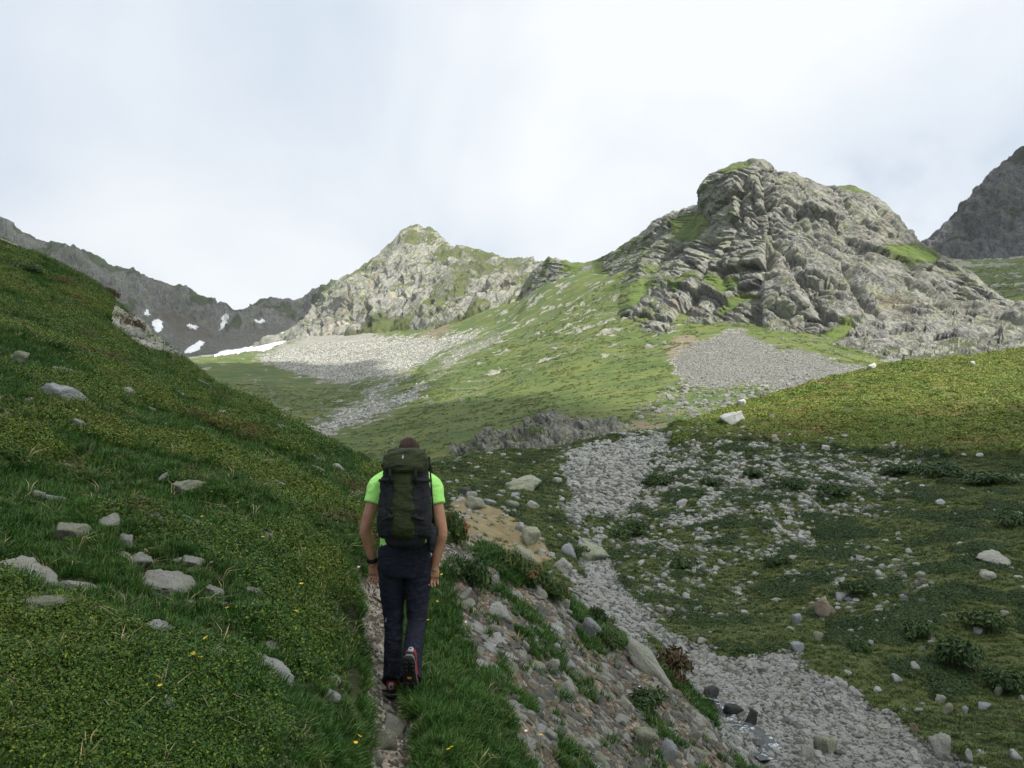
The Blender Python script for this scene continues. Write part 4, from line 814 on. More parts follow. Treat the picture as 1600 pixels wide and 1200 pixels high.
free = (1 - smooth(0.25, 0.6, NEAR['path'])) * (1 - smooth(0.3, 0.6, NEAR['gully'])) * (1 - smooth(0.3, 0.65, NEAR['bare'])) * view
matpatch = smooth(-0.10, 0.22, fbm(Xg / 2.3, Yg / 2.3, 0 * Xg + 6, 4) - 0.10 + 0.17 * smooth(6, 18, Yg))
bankfree = 1 - 0.97 * smooth(0.35, 0.7, NEAR['bank']) * smooth(0.42, 0.22, fbm(Xg / 0.55, Yg / 0.8, 0 * Xg + 21, 3))

W = Yg ** 0.85
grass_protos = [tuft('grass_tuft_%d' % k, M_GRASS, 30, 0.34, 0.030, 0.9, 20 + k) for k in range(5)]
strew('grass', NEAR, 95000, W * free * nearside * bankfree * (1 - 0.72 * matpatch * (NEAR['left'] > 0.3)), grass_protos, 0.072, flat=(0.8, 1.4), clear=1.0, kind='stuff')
mat_protos = [clump('bilberry_clump_%d' % k, M_MAT, 190, 0.085, 0.75, 40 + k) for k in range(5)]
strew('bilberry_mat', NEAR, 52000, W * free * nearside * (NEAR['left'] > 0.3) * matpatch * smooth(0.25, 0.55, (Xg * 0 + 1) * (poly_dist(Xg, Yg, TRAIL))), mat_protos, 0.072, flat=(0.6, 1.4), var=(0.5, 1.6), clear=1.05, kind='stuff')
straw = [tuft('straw_tuft_%d' % k, M_STRAW, 7, 0.2, 0.016, 1.3, 60 + k) for k in range(3)]
strew('straw_grass', NEAR, 4200, W * free * nearside * (0.4 + 0.6 * bankfree), straw, 0.13, flat=(0.8, 1.4), p=0.3, kind='stuff')
dryp = [tuft('turf_tuft_%d' % k, M_DRY, 22, 0.42, 0.045, 1.1, 70 + k) for k in range(4)]
thin = 1 - 0.9 * smooth(0.35, 0.75, NEAR['gravel']); thin = thin * (1 - 0.93 * smooth(0.25, 0.6, NEAR['tan']))
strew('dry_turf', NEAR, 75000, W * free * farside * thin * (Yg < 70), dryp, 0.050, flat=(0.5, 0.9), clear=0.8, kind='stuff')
knp = [clump('knoll_clump_%d' % k, M_KNOLL, 80, 0.17, 0.42, 80 + k) for k in range(4)]
kn = smooth(0.35, 0.7, NEAR['knoll']); kpatch = 0.25 + 0.75 * smooth(-0.05, 0.3, fbm(Xg / 4.5, Yg / 4.5, 0 * Xg + 12, 4))
strew('knoll_turf', NEAR, 42000, W * view * kn * kpatch, knp, 0.060, flat=(0.5, 1.0), p=0.6, var=(0.4, 1.7), kind='stuff')
dkp = [clump('heath_clump_%d' % k, M_DARK, 100, 0.14, 0.6, 90 + k) for k in range(4)]
dpatch = smooth(0.12, 0.42, fbm(Xg / 1.6, Yg / 1.6, 0 * Xg + 15, 4)) * (0.35 + 0.65 * region(Cg, Rg, [(1150,720),(1620,690),(1700,1200),(1500,1200),(1250,960),(900,850)], 60))
strew('heath_mat', NEAR, 24000, W * free * farside * dpatch * (1 - NEAR['tan']) * (Yg > 12) * (Yg < 60), dkp, 0.062, flat=(0.5, 0.9), kind='stuff')

Yv = VALLEY['V'][..., 1]
M_TUSS = leaf_material('slope_tussock', (0.060, 0.100, 0.024), (0.115, 0.140, 0.036), (0.085, 0.110, 0.03), 0.06)
tus = [clump('tussock_%d' % k, M_TUSS, 40, 0.30, 0.35, 400 + k) for k in range(3)]
strew('slope_tussocks', VALLEY, 32000, Yv ** 1.15 * (Yv > 62) * (Yv < 430) * (VALLEY['scree'] < 0.3) * (0.15 + smooth(-0.1, 0.35, fbm(VALLEY['V'][..., 0] / 9, Yv / 9, 0 * Yv + 3, 4))), tus, 0.055, flat=(0.4, 0.8), lean=1, p=0.6, var=(0.5, 1.6), kind='stuff')
# ---------------------------------------------------------------- single bushes, each a thing of its own
M_RHOD = leaf_material('alpenrose_leaves', (0.035, 0.070, 0.014), (0.060, 0.095, 0.018), (0.050, 0.070, 0.02), 1.5, warm=None)
M_RED = plain('alpenrose_bloom', (0.40, 0.060, 0.035), 0.6)
M_TWIG = plain('twig_bark', (0.075, 0.05, 0.032), 0.9)
M_BROWNLEAF = leaf_material('withered_leaves', (0.075, 0.045, 0.025), (0.11, 0.06, 0.03), (0.06, 0.06, 0.02), 1.0)
def bush_mesh(name, mat, leaves, size, seed, flat=0.75):
    r = np.random.default_rng(seed); V = []; F = []; lv = []
    lobes = [(r.uniform(-0.55, 0.55), r.uniform(-0.55, 0.55), r.uniform(0.1, 0.5), r.uniform(0.3, 0.55)) for _ in range(9)]
    for _ in range(leaves):
        lx, ly_, lz, lr = lobes[r.integers(len(lobes))]; d = r.normal(size=3); d[2] = abs(d[2]) * 0.9 - 0.15; d /= np.linalg.norm(d)
        c = (np.array([lx, ly_, lz]) + d * lr * r.uniform(0.6, 1.08)) * np.array([1, 1, flat]); n = d + np.array([0, 0, 0.35]) + r.normal(size=3) * 0.45; n /= np.linalg.norm(n)
        t = np.cross(n, r.normal(size=3)); t /= np.linalg.norm(t); b = np.cross(n, t); s = size * r.uniform(0.6, 1.3)
        k = len(V); V += [c - t * s, c + b * s * 0.42, c + t * s, c - b * s * 0.42]; F += [(k, k + 1, k + 2), (k, k + 2, k + 3)]; lv += [r.random()] * 4
    return mesh_from(name, V, F, mat, dict(lv=lv), shade=False), lobes
def bloom_mesh(seed, lobes, n=13, flat=0.75):
    r = np.random.default_rng(seed); V = []; F = []
    for _ in range(n):
        lx, ly_, lz, lr = lobes[r.integers(len(lobes))]; d = r.normal(size=3); d[2] = abs(d[2]) + 0.2; d /= np.linalg.norm(d); c = (np.array([lx, ly_, lz]) + d * lr * 1.08) * np.array([1, 1, flat])
        for k in range(7):
            q = c + r.normal(size=3) * 0.05; a = r.normal(size=3); a /= np.linalg.norm(a); b = np.cross(a, d); b /= np.linalg.norm(b); s = 0.034
            k0 = len(V); V += [q - a * s, q + b * s, q + a * s, q - b * s]; F += [(k0, k0 + 1, k0 + 2), (k0, k0 + 2, k0 + 3)]
    return mesh_from('blooms', V, F, M_RED, None, shade=False)
def twig_mesh(seed, lobes):
    r = np.random.default_rng(seed); V = []; F = []
    for lx, ly_, lz, lr in lobes:
        p0 = np.array([r.normal() * .06, r.normal() * .06, -0.12]); p1 = np.array([lx, ly_, lz + lr * 0.5]) * np.array([1, 1, .75]); d = p1 - p0; s = np.cross(d, [0.3, 0.9, 0.1]); s /= np.linalg.norm(s); t = np.cross(d, s); t /= np.linalg.norm(t)
        for q, wd in ((p0, 0.022), (p1, 0.008)):
            for k in range(4): V.append(q + wd * (s * math.cos(k * 1.571) + t * math.sin(k * 1.571)))
        b = len(V) - 8
        F += [(b + k, b + (k + 1) % 4, b + 4 + (k + 1) % 4) for k in range(4)] + [(b + k, b + 4 + (k + 1) % 4, b + 4 + k) for k in range(4)]
    return mesh_from('stems', V, F, M_TWIG)
BUSH = {}
for kind_, mat_, sz in (('rose', M_RHOD, 0.085), ('heath', M_DARK, 0.10), ('brown', M_BROWNLEAF, 0.09)):
    for k in range(3):
        bmsh, lob = bush_mesh('foliage', mat_, 1500 if kind_ == 'rose' else 1100, sz, 100 + k + len(BUSH) * 7); BUSH[kind_, k] = (bmsh, bloom_mesh(k, lob), twig_mesh(k, lob))
def bush(c, r, w, h, kind_, label, blooms=False, group=None, k=None):
    p, n = on_ground(c, r)
    if p is None: return
    k = random.randrange(3) if k is None else k; d = p.y; o = bpy.data.objects.new('alpenrose_bush' if kind_ == 'rose' else 'juniper_bush', None); COL.objects.link(o)
    s = w * d / FPX / 1.75; o.location = p; o.rotation_euler = (0, 0, random.uniform(0, 6.28)); o.scale = (s, s, h * d / FPX / 0.66)
    o['label'] = label; o['category'] = 'bush'
    if group: o['group'] = group
    link('foliage', BUSH[kind_, k][0], o); link('stems', BUSH[kind_, k][2], o)
    if blooms: link('blooms', BUSH[kind_, k][1], o, kind='stuff')
bush(712, 848, 46, 50, 'rose', 'flowering alpenrose bush with red blooms right of the hiker', True, k=0)
bush(805, 893, 50, 34, 'rose', 'low alpenrose bush on the bank edge beside a flat pale stone', False)
bush(838, 915, 56, 40, 'rose', 'alpenrose bush with red blooms hanging over the bank edge', True)
bush(862, 938, 44, 30, 'rose', 'small alpenrose bush lowest on the bank edge above the stream bed', True)
bush(735, 915, 60, 44, 'heath', 'round dark green bush on the bank between trail and gravel slope')
bush(935, 985, 28, 36, 'heath', 'dark upright bush right of the rounded bluish boulder')
bush(960, 1015, 40, 30, 'rose', 'low bush at the bank edge by the stream bed')
bush(1055, 1062, 66, 46, 'brown', 'reddish brown withered bush beside the stream')
bush(1005, 1110, 70, 34, 'heath', 'grassy green bush on the lower bank above the long slab')
bush(172, 468, 28, 20, 'brown', 'dark reddish bush standing on the left hill skyline')
bush(205, 520, 40, 26, 'brown', 'brown bush above the pale rock outcrop on the left hill')
bush(40, 425, 40, 14, 'heath', 'dark low bush near the top of the left hill')
DARKB = [(1068,892,46,22),(1490,1045,70,46),(1215,885,44,18),(1030,760,44,20),(1000,838,40,22),(1300,775,50,20),(1430,1000,44,26),(1340,930,50,24),(1545,985,70,30),(1470,745,70,22),(1540,760,80,24),(1400,742,52,16),(970,845,36,18),(1240,765,40,18),(1570,1085,60,34),(1345,1020,34,18),(1110,760,36,16),(905,870,30,16),(1180,745,40,14),(1585,820,60,22)]
DLAB = ['dark juniper bush right of the gravel streak in the scree slope centre', 'largest dark juniper bush low on the right slope', 'dark bush among white stones near the middle of the right slope', 'dark bush below the bare gravel patch', 'dark bush beside the pale debris left of centre on the far slope', 'dark bush below the turf lip of the sunny knoll', 'dark bush right of the brown boulder', 'dark bush above the brown boulder', 'broad dark bush near the right picture edge', 'dark bush at the right end of the scree under the turf lip', 'wide dark bush high at the right picture edge', 'flat dark bush just under the knoll lip', 'small dark bush left of the long pale debris streak', 'dark bush amid white scree right of centre', 'dark bush at the lower right corner', 'small dark bush beside a white round stone', 'dark bush among scree high on the right slope', 'small dark bush beside the lichen covered slab', 'flat dark bush in the upper scree', 'dark bush at the right edge above the flat lichen slab']
for (c, r, w_, h_), lb_ in zip(DARKB, DLAB): bush(c, r, w_, h_, 'heath', lb_, group='dark bushes on the right slope')
# gravel and scree too small to count
gp = small_protos('gravel_stone', S_PALE, S_GREY, S_PALE, S_SCREE); sp_ = small_protos('bank_stone', S_GREY, S_SCREE, S_BROWN); ss = small_protos('scree_block', S_SCREE)
strew('stream_gravel', NEAR, 48000, Yg ** 0.9 * view * smooth(0.35, 0.7, NEAR['gully']), gp, 0.0085, flat=(0.4, 0.9), lean=1, p=0.75, var=(0.3, 2.6), jitter=0.25, kind='stuff')
strew('bank_gravel', NEAR, 9000, Yg ** 1.2 * view * smooth(0.3, 0.7, NEAR['bank']) * (0.12 + smooth(-0.2, 0.3, fbm(Xg / 0.7, Yg / 0.7, 0 * Xg + 31, 3))), sp_, 0.014, flat=(0.2, 0.5), lean=1, p=0.5, var=(0.3, 3.0), jitter=0.2, kind='stuff')
strew('bank_slabs', NEAR, 1500, Yg ** 1.3 * view * smooth(0.3, 0.7, NEAR['bank']) * (0.2 + smooth(-0.2, 0.3, fbm(Xg / 0.7, Yg / 0.7, 0 * Xg + 31, 3))), small_protos('bank_slab', S_GREY, S_SCREE, S_PALE, S_GREEN), 0.034, flat=(0.16, 0.4), lean=1, p=0.4, var=(0.4, 1.9), jitter=0.12, kind='stuff')
strew('trail_gravel', NEAR, 5000, Yg * view * smooth(0.4, 0.8, NEAR['path']), small_protos('trail_stone', S_GREY, S_BROWN, S_SCREE), 0.007, flat=(0.3, 0.7), lean=1, p=0.4, var=(0.4, 2.6), jitter=0.2, kind='stuff')
strew('slope_debris', NEAR, 26000, Yg ** 1.0 * view * (Yg > 12) * (NEAR['bare'] * 0.8 + NEAR['deb'] * (0.12 + NEAR['gravel'])), small_protos('debris_stone', S_PALE, S_GREY, S_SCREE), 0.016, flat=(0.4, 0.9), lean=1, p=0.55, var=(0.35, 3.0), jitter=0.25, kind='stuff')
strew('turf_stones', NEAR, 1500, Yg ** 1.2 * view * (1 - kn) * (NEAR['tan'] + 0.35 * (~nearside) * (Yg < 46)), small_protos('turf_stone', S_PALE), 0.028, flat=(0.4, 0.8), lean=1, p=0.6, var=(0.5, 1.6), kind='stuff')
cone = smooth(0.35, 0.8, VALLEY['scree']) * region(VALLEY['C'], VALLEY['R'], SCREE[4], 14) * (Yv < 260)
strew('scree_cone', VALLEY, 34000, cone * Yv ** 1.2, ss, 0.017, flat=(0.5, 0.9), lean=1, p=0.55, var=(0.4, 2.4), jitter=0.3, sink=0.1, kind='stuff')
low = region(VALLEY['C'], VALLEY['R'], [(985,650),(1060,600),(1160,590),(1300,592),(1230,618),(1180,640),(1100,650)], 14) * (Yv < 200)
strew('scree_blocks', VALLEY, 800, low * Yv, small_protos('cone_block', S_SCREE), 0.034, flat=(0.5, 0.9), lean=1, p=0.6, var=(0.4, 2.2), jitter=0.3, sink=0.1, kind='stuff')
strew('talus_stones', VALLEY, 16000, smooth(0.45, 0.8, VALLEY['scree']) * Yv ** 1.3 * (Yv > 150) * (Yv < 800) * (VALLEY['C'] < 900), small_protos('talus_stone', S_PALE, S_SCREE, S_GREY), 0.035, flat=(0.5, 0.9), lean=1, p=0.5, var=(0.5, 1.8), jitter=0.3, kind='stuff')
strew('slope_stones', VALLEY, 3600, Yv ** 1.2 * (Yv > 75) * (Yv < 520) * (VALLEY['R'] > 430) * smooth(0.05, 0.5, fbm(VALLEY['V'][..., 0] / 28, Yv / 45, 0 * Yv, 4)), small_protos('slope_stone', S_SCREE), 0.024, flat=(0.4, 0.8), lean=1, p=0.55, var=(0.4, 2.0), jitter=0.3, kind='stuff')

strew('stream_cobbles', NEAR, 1100, Yg * view * smooth(0.5, 0.8, NEAR['gully']), small_protos('cobble', S_GREY, S_PALE, S_SCREE, S_PALE), 0.026, flat=(0.5, 0.9), lean=1, p=0.5, var=(0.5, 2.2), kind='stuff')
# ---------------------------------------------------------------- outcrops
def outcrop(curves, c0, c1, nc, rows, label, mat, amp, L, turf=0.3):
    P, T = loft(curves, c0, c1, nc, rows); N = grid_normals(P); cc, rr = survey(P[..., 0], P[..., 1], P[..., 2])
    al, ac, d = strata(P, -0.6, L, 2.5); n = len(rows)
    dd = amp * (0.9 * facets(al * 2.2, ac * 1.3, 21)[0] + 0.5 * facets(al * 5, ac * 3.2, 22)[0] + 0.7 * ridged(P[..., 0] / (L * .6), P[..., 1] / (L * .6), P[..., 2] / (L * .5), 4, .6) - 1.0 * np.exp(-(fbm(al * .8 + 3, ac * 1.6, d, 3) / 0.07) ** 2))
    V = P + N * (dd * smooth(0, .6, T) * (1 - .5 * smooth(n - 1.5, n - 1, T)))[..., None]; N2 = grid_normals(V)
    g = smooth(0.6, 0.9, N2[..., 2] + 0.5 * fbm(P[..., 0] / L / 1.5, P[..., 1] / L, P[..., 2] / L, 4)) * turf * 3
    o = link('rock_outcrop', mesh_from('rock_outcrop', V.reshape(-1, 3), grid_faces(*V.shape[:2]), mat, dict(grass=g, scree=0 * g, soil=0 * g))); o['label'] = label; o['category'] = 'rock outcrop'
M_OUT = rock_material('outcrop_rock', (0.27, 0.27, 0.23), (0.17, 0.165, 0.15), (0.08, 0.08, 0.075), (0.05, 0.075, 0.02), (0.08, 0.10, 0.028), (0.3, 0.3, 0.28), (0.15, 0.12, 0.09), s=6.0, relief=0.5)
M_OUT2 = rock_material('hill_outcrop_rock', (0.42, 0.42, 0.37), (0.30, 0.295, 0.26), (0.14, 0.135, 0.12), (0.05, 0.075, 0.02), (0.08, 0.10, 0.028), (0.3, 0.3, 0.28), (0.2, 0.16, 0.12), s=9.0, relief=0.5)
oc = [(712,702,83),(725,694,82),(740,684,81),(762,674,80.5),(785,672,80),(810,664,79),(825,656,79.5),(840,651,80),(868,646,81),(884,648,81),(896,655,80),(912,653,80),(930,658,80),(955,661,80),(972,664,80),(990,674,80)]
outcrop([[(c, r + 90, 68) for c, r, y in oc], [(c, r + 40 - abs(c - 850) * .05, 71) for c, r, y in oc], [(c, r + 24 - abs(c - 850) * .04, 74.5) for c, r, y in oc], [(c, r + 7, 77) for c, r, y in oc], oc, [(c, r + 12, y + 8) for c, r, y in oc]], 712, 990, 240, [12, 22, 30, 24, 10], 'low grey rock outcrop at the foot of the valley slope', M_OUT, 0.55, 2.6, 0.28)
ol = [(176,478,33),(190,486,33),(205,494,32.5),(218,503,32),(232,516,32),(250,531,31.5),(266,543,31),(282,556,30.6),(292,566,30.3),(299,578,30)]
outcrop([[(c, r + 60, 26.5) for c, r, y in ol], [(c, r + 20, 29.3) for c, r, y in ol], ol, [(c, r + 30, y + 3.5) for c, r, y in ol]], 176, 299, 130, [24, 30, 10], 'pale slanting rock slab on the edge of the left hill', M_OUT2, 0.16, 0.9, 0.2)
# ================================================================ THE HIKER AND THE RUCKSACK
HY = 5.25
hp_, _n = on_ground(613, 1066)
HG = hp_.z if hp_ is not None else -1.57
HX = float(place(633, 900, HY)[0])
def ring_tube(pts, radii, n=16, cap=True):
    """pts: (x,y,z) centres; radii: (r across x, r along y) or r; rings stay level across the limb axis"""
    pts = np.array(pts, float); V = []; F = []; m = len(pts)
    ref = np.array([1.0, 0, 0])
    for i in range(m):
        d = pts[min(i + 1, m - 1)] - pts[max(i - 1, 0)]; d /= np.linalg.norm(d) + 1e-9
        u = ref - d * (ref @ d)
        if np.linalg.norm(u) < 0.2: u = np.array([0, 1.0, 0]) - d * d[1]
        u /= np.linalg.norm(u); v = np.cross(d, u); r = radii[i]; ru, rv = (r, r) if np.isscalar(r) else r
        for k in range(n):
            a = 2 * math.pi * k / n; V.append(pts[i] + u * ru * math.cos(a) + v * rv * math.sin(a))
    for i in range(m - 1):
        for k in range(n):
            a, b = i * n + k, i * n + (k + 1) % n; F += [(a, b, b + n), (a, b + n, a + n)]
    if cap:
        V += [pts[0], pts[-1]]; c0, c1 = len(V) - 2, len(V) - 1
        for k in range(n): F += [(c0, (k + 1) % n, k), (c1, (m - 1) * n + k, (m - 1) * n + (k + 1) % n)]
    return np.array(V), np.array(F)
def sm_path(pts, radii, k=4):
    """smooth a joint chain: interpolated centres and radii"""
    pts = np.array(pts, float); rr = np.array([(r, r) if np.isscalar(r) else r for r in radii], float); m = len(pts); t = np.linspace(0, m - 1, (m - 1) * k + 1)
    i = np.minimum(t.astype(int), m - 2); f = (t - i)[:, None]
    def cr(q):
        p0 = q[np.maximum(i - 1, 0)]; p1 = q[i]; p2 = q[i + 1]; p3 = q[np.minimum(i + 2, m - 1)]
        return 0.5 * (2 * p1 + (p2 - p0) * f + (2 * p0 - 5 * p1 + 4 * p2 - p3) * f ** 2 + (3 * p1 - p0 - 3 * p2 + p3) * f ** 3)
    return cr(pts), [tuple(x) for x in cr(rr)]
def ellipsoid(c, r, n=20):
    t = np.linspace(0.02, math.pi - 0.02, n); pts = [(c[0], c[1], c[2] - r[2] * math.cos(x)) for x in t]; rad = [(r[0] * math.sin(x), r[1] * math.sin(x)) for x in t]
    return ring_tube(pts, rad, 20)
def join(parts):
    V = []; F = []; o = 0
    for v, f in parts: V.append(v); F.append(f + o); o += len(v)
    return np.concatenate(V), np.concatenate(F)
def skin(name, parts, mat, parent, voxel=0.006, smooth_it=6, **props):
    V, F = join(parts); o = link(name, mesh_from(name, V, F, mat), parent, **props)
    r = o.modifiers.new('union', 'REMESH'); r.mode = 'VOXEL'; r.voxel_size = voxel; r.use_smooth_shade = True
    s = o.modifiers.new('smooth', 'SMOOTH'); s.factor = 0.5; s.iterations = smooth_it
    return o
# ---- materials
def cloth(name, a, b, scale=60, rough=0.85, fold=0.006):
    m = NT(name); n = m.noise(9, 4, 0.6, vec=m.obj()); m.color(m.mix(m.rng(n, 0.35, 0.65), a, b)); m.b.inputs['Roughness'].default_value = rough
    h = m.math('ADD', m.noise(7, 3, 0.5, vec=m.obj(), stretch=(1, 1, 2.2), dist=0.7), m.math('MULTIPLY', m.noise(300, 2, 0.5, vec=m.obj()), 0.12)); m.bump(h, fold * 4, 0.9); return m.m
ms_ = NT('skin'); nn_ = ms_.noise(14, 4, 0.6, vec=ms_.obj()); ms_.color(ms_.mix(ms_.rng(nn_, 0.35, 0.65), (0.33, 0.165, 0.105), (0.42, 0.225, 0.15))); ms_.b.inputs['Roughness'].default_value = 0.55; ms_.b.inputs['Subsurface Weight'].default_value = 0.08; ms_.b.inputs['Subsurface Scale'].default_value = 0.01
M_SKIN = ms_.m
M_SHIRT = cloth('neon_green_jersey', (0.40, 0.84, 0.20), (0.47, 0.93, 0.25), fold=0.005)
M_TROU = cloth('navy_trousers', (0.010, 0.012, 0.022), (0.016, 0.019, 0.033), fold=0.010)
M_HAIR = cloth('short_brown_hair', (0.028, 0.017, 0.012), (0.048, 0.028, 0.020), fold=0.002)
M_OLIVE = cloth('olive_pack_fabric', (0.020, 0.027, 0.008), (0.032, 0.040, 0.013), rough=0.7, fold=0.010)
M_BLACKF = cloth('black_pack_fabric', (0.010, 0.011, 0.014), (0.017, 0.018, 0.023), rough=0.75, fold=0.006)
M_STRAP = plain('black_webbing', (0.008, 0.008, 0.009), 0.7); M_RUB = plain('black_rubber', (0.012, 0.012, 0.012), 0.75); M_RED2 = cloth('red_boot_fabric', (0.22, 0.02, 0.018), (0.30, 0.035, 0.03)); M_GREYT = plain('grey_heel_tab', (0.32, 0.33, 0.35), 0.6); M_ORG = plain('orange_sole_mark', (0.65, 0.28, 0.02), 0.6); M_SOLEG = plain('grey_midsole', (0.16, 0.15, 0.15), 0.7); M_DKGREY = plain('dark_grey_gusset', (0.045, 0.048, 0.052), 0.85); M_EYE = plain('eye', (0.6, 0.6, 0.6), 0.3); M_MARK = plain('pale_mark', (0.42, 0.44, 0.46), 0.6)
hk = bpy.data.objects.new('person', None); COL.objects.link(hk); hk.location = (HX, HY, HG); hk['label'] = 'hiker in neon green shirt and dark trousers walking away up the trail'; hk['category'] = 'person'
body = []
# torso, neck, head bent forward
body.append(ring_tube(*sm_path([(-.005, 0.0, 0.90), (-.005, -0.01, 1.02), (-.005, 0.0, 1.18), (-.008, 0.03, 1.34), (-.008, 0.05, 1.45), (-.006, 0.075, 1.52)], [(.15, .11), (.155, .11), (.15, .10), (.175, .105), (.165, .09), (.07, .065)])))
body.append(ring_tube(*sm_path([(-.006, 0.06, 1.47), (-.005, 0.09, 1.54), (-.005, 0.12, 1.615)], [.068, .058, .056])))
body.append(ellipsoid((-.004, 0.130, 1.660), (.074, .096, .108)))
body.append(ellipsoid((-.004, 0.180, 1.605), (.052, .055, .055)))             # jaw
body.append(ellipsoid((-.004, 0.233, 1.645), (.013, .020, .024)))             # nose
for s in (-1, 1): body.append(ellipsoid((-.004 + s * .077, 0.123, 1.643), (.012, .022, .032)))   # ears
def arm(side, sh, el, wr, tip):
    sh, el, wr, tip = map(np.array, (sh, el, wr, tip)); out = []
    m1 = sh + (el - sh) * 0.45; m2 = el + (wr - el) * 0.35
    out.append(ring_tube(*sm_path([sh, m1, el, m2, wr, wr + (tip - wr) * .2], [(.058, .060), (.049, .054), (.040, .044), (.042, .044), (.028, .032), (.026, .034)])))
    d = tip - wr; L = np.linalg.norm(d); d = d / L; across = np.array([1.0, 0.35 * side, 0.0]); across -= d * (across @ d); across /= np.linalg.norm(across); fwd = np.cross(across, d); fwd = fwd if fwd[1] < 0 else -fwd     # palm faces back
    k = wr + d * 0.085
    out.append(ring_tube(*sm_path([wr + d * .01, wr + d * .045, k], [(.028, .024), (.038, .021), (.041, .018)])))
    for q, (off, ln) in enumerate(((-.033, .066), (-.011, .080), (.011, .085), (.033, .076))):
        off = off * (-side); b = k + across * off - d * .012; a1 = b + d * ln * .42; a2 = a1 + d * ln * .30 + fwd * ln * .20; a3 = a2 + d * ln * .10 + fwd * ln * .36
        out.append(ring_tube(*sm_path([b, a1, a2, a3], [.0085, .0080, .0075, .0065]), n=10))
    tb = wr + d * .035 + across * .030 * (-side); t1 = tb + across * .022 * (-side) + d * .028 + fwd * .008; t2 = t1 + d * .030 + fwd * .016
    out.append(ring_tube(*sm_path([tb, t1, t2], [.014, .0115, .0085]), n=10))
    return out
SHL, ELL, WRL, TIL = (-.198, .025, 1.455), (-.280, -.020, 1.135), (-.236, .055, .895), (-.218, .075, .730)
SHR, ELR, WRR, TIR = (.178, .025, 1.450), (.256, -.035, 1.120), (.206, .015, .880), (.182, .035, .705)
body += arm(-1, SHL, ELL, WRL, TIL) + arm(1, SHR, ELR, WRR, TIR)
HIPL, KNL, ANL = (-.098, .01, .93), (-.092, .105, .50), (-.094, .13, .10)
HIPR, KNR, ANR = (.088, .01, .93), (.080, .060, .515), (.074, -.175, .22)
for h_, k_, a_ in ((HIPL, KNL, ANL), (HIPR, KNR, ANR)):
    h_, k_, a_ = map(np.array, (h_, k_, a_)); body.append(ring_tube(*sm_path([h_, h_ + (k_ - h_) * .5, k_, k_ + (a_ - k_) * .35, a_], [.075, .066, .05, .052, .036])))
B = skin('body', body, M_SKIN, hk, voxel=0.0042, smooth_it=3)
for s in (-1, 1): link('eye', mesh_from('eye', *ellipsoid((-.004 + s * .031, 0.213, 1.667), (.012, .010, .009), 10), M_EYE), hk)
link('mouth', mesh_from('mouth', *ellipsoid((-.004, 0.231, 1.597), (.022, .006, .005), 10), plain('lips', (0.30, 0.10, 0.08))), hk)
# hair: a close cap over the back and top of the head
Vh, Fh = ellipsoid((-.004, 0.126, 1.669), (.079, .100, .108), 26); keep = (Vh[:, 1] < 0.170 + 0.6 * (Vh[:, 2] - 1.665)) & (Vh[:, 2] > 1.580); Fh = Fh[keep[Fh].all(1)]
Vh = Vh + (Vh - np.array([-.004, .126, 1.665])) * 0.03 * fbm(Vh[:, :1] * 60, Vh[:, 1:2] * 60, Vh[:, 2:] * 60, 2)
link('hair', mesh_from('hair', Vh, Fh, M_HAIR), hk)
# shirt with short sleeves
shirt = [ring_tube(*sm_path([(-.008, -0.005, 1.00), (-.008, -0.01, 1.10), (-.008, 0.0, 1.22), (-.010, 0.03, 1.36), (-.010, 0.045, 1.45), (-.008, 0.07, 1.515), (-.006, .08, 1.545)], [(.172, .128), (.170, .126), (.172, .122), (.198, .122), (.190, .105), (.105, .082), (.068, .066)]), n=24)]
for s, sh, el in ((-1, SHL, ELL), (1, SHR, ELR)):
    sh, el = np.array(sh), np.array(el); d = el - sh
    shirt.append(ring_tube(*sm_path([sh + np.array([-s * .07, 0, .02]), sh + d * .08, sh + d * .28, sh + d * .46], [(.075, .078), (.072, .078), (.066, .076), (.066, .076)]), n=20))
skin('shirt', shirt, M_SHIRT, hk, voxel=0.008, smooth_it=5)
# trousers
tr = [ring_tube(*sm_path([(-.005, 0.0, 1.06), (-.005, -0.01, .98), (-.005, -0.01, .90), (-.005, 0.0, .82)], [(.160, .125), (.182, .135), (.184, .135), (.165, .12)]), n=24)]
def leg(h_, k_, a_, hem, rh):
    h_, k_, a_ = map(np.array, (h_, k_, a_)); t = h_ + (k_ - h_) * .45; c = k_ + (a_ - k_) * .4
    return ring_tube(*sm_path([h_, t, k_, c, a_, hem], [(.100, .115), (.092, .105), (.070, .080), (.065, .080), (.068, .084), rh]), n=20)
tr.append(leg(HIPL, KNL, ANL, (-.096, .115, .055), (.076, .098))); tr.append(leg(HIPR, KNR, ANR, (.076, -.215, .165), (.078, .096)))
T_ = skin('trousers', tr, M_TROU, hk, voxel=0.007, smooth_it=3)
wt = bpy.data.textures.new('creases', 'CLOUDS'); wt.noise_scale = 0.045; dm = T_.modifiers.new('creases', 'DISPLACE'); dm.texture = wt; dm.strength = 0.014; dm.mid_level = 0.5
for s, hm in ((-1, (-.052, .036, .125)), (1, (.022, -.290, .235))): pass
link('calf_mark', mesh_from('calf_mark', [(-.137, .022, .49), (-.129, .015, .49), (-.129, .015, .505), (-.137, .022, .505), (-.133, .018, .508), (-.127, .012, .508), (-.127, .012, .518), (-.133, .018, .518)], [(0, 1, 2), (0, 2, 3), (4, 5, 6), (4, 6, 7)], M_MARK), hk)
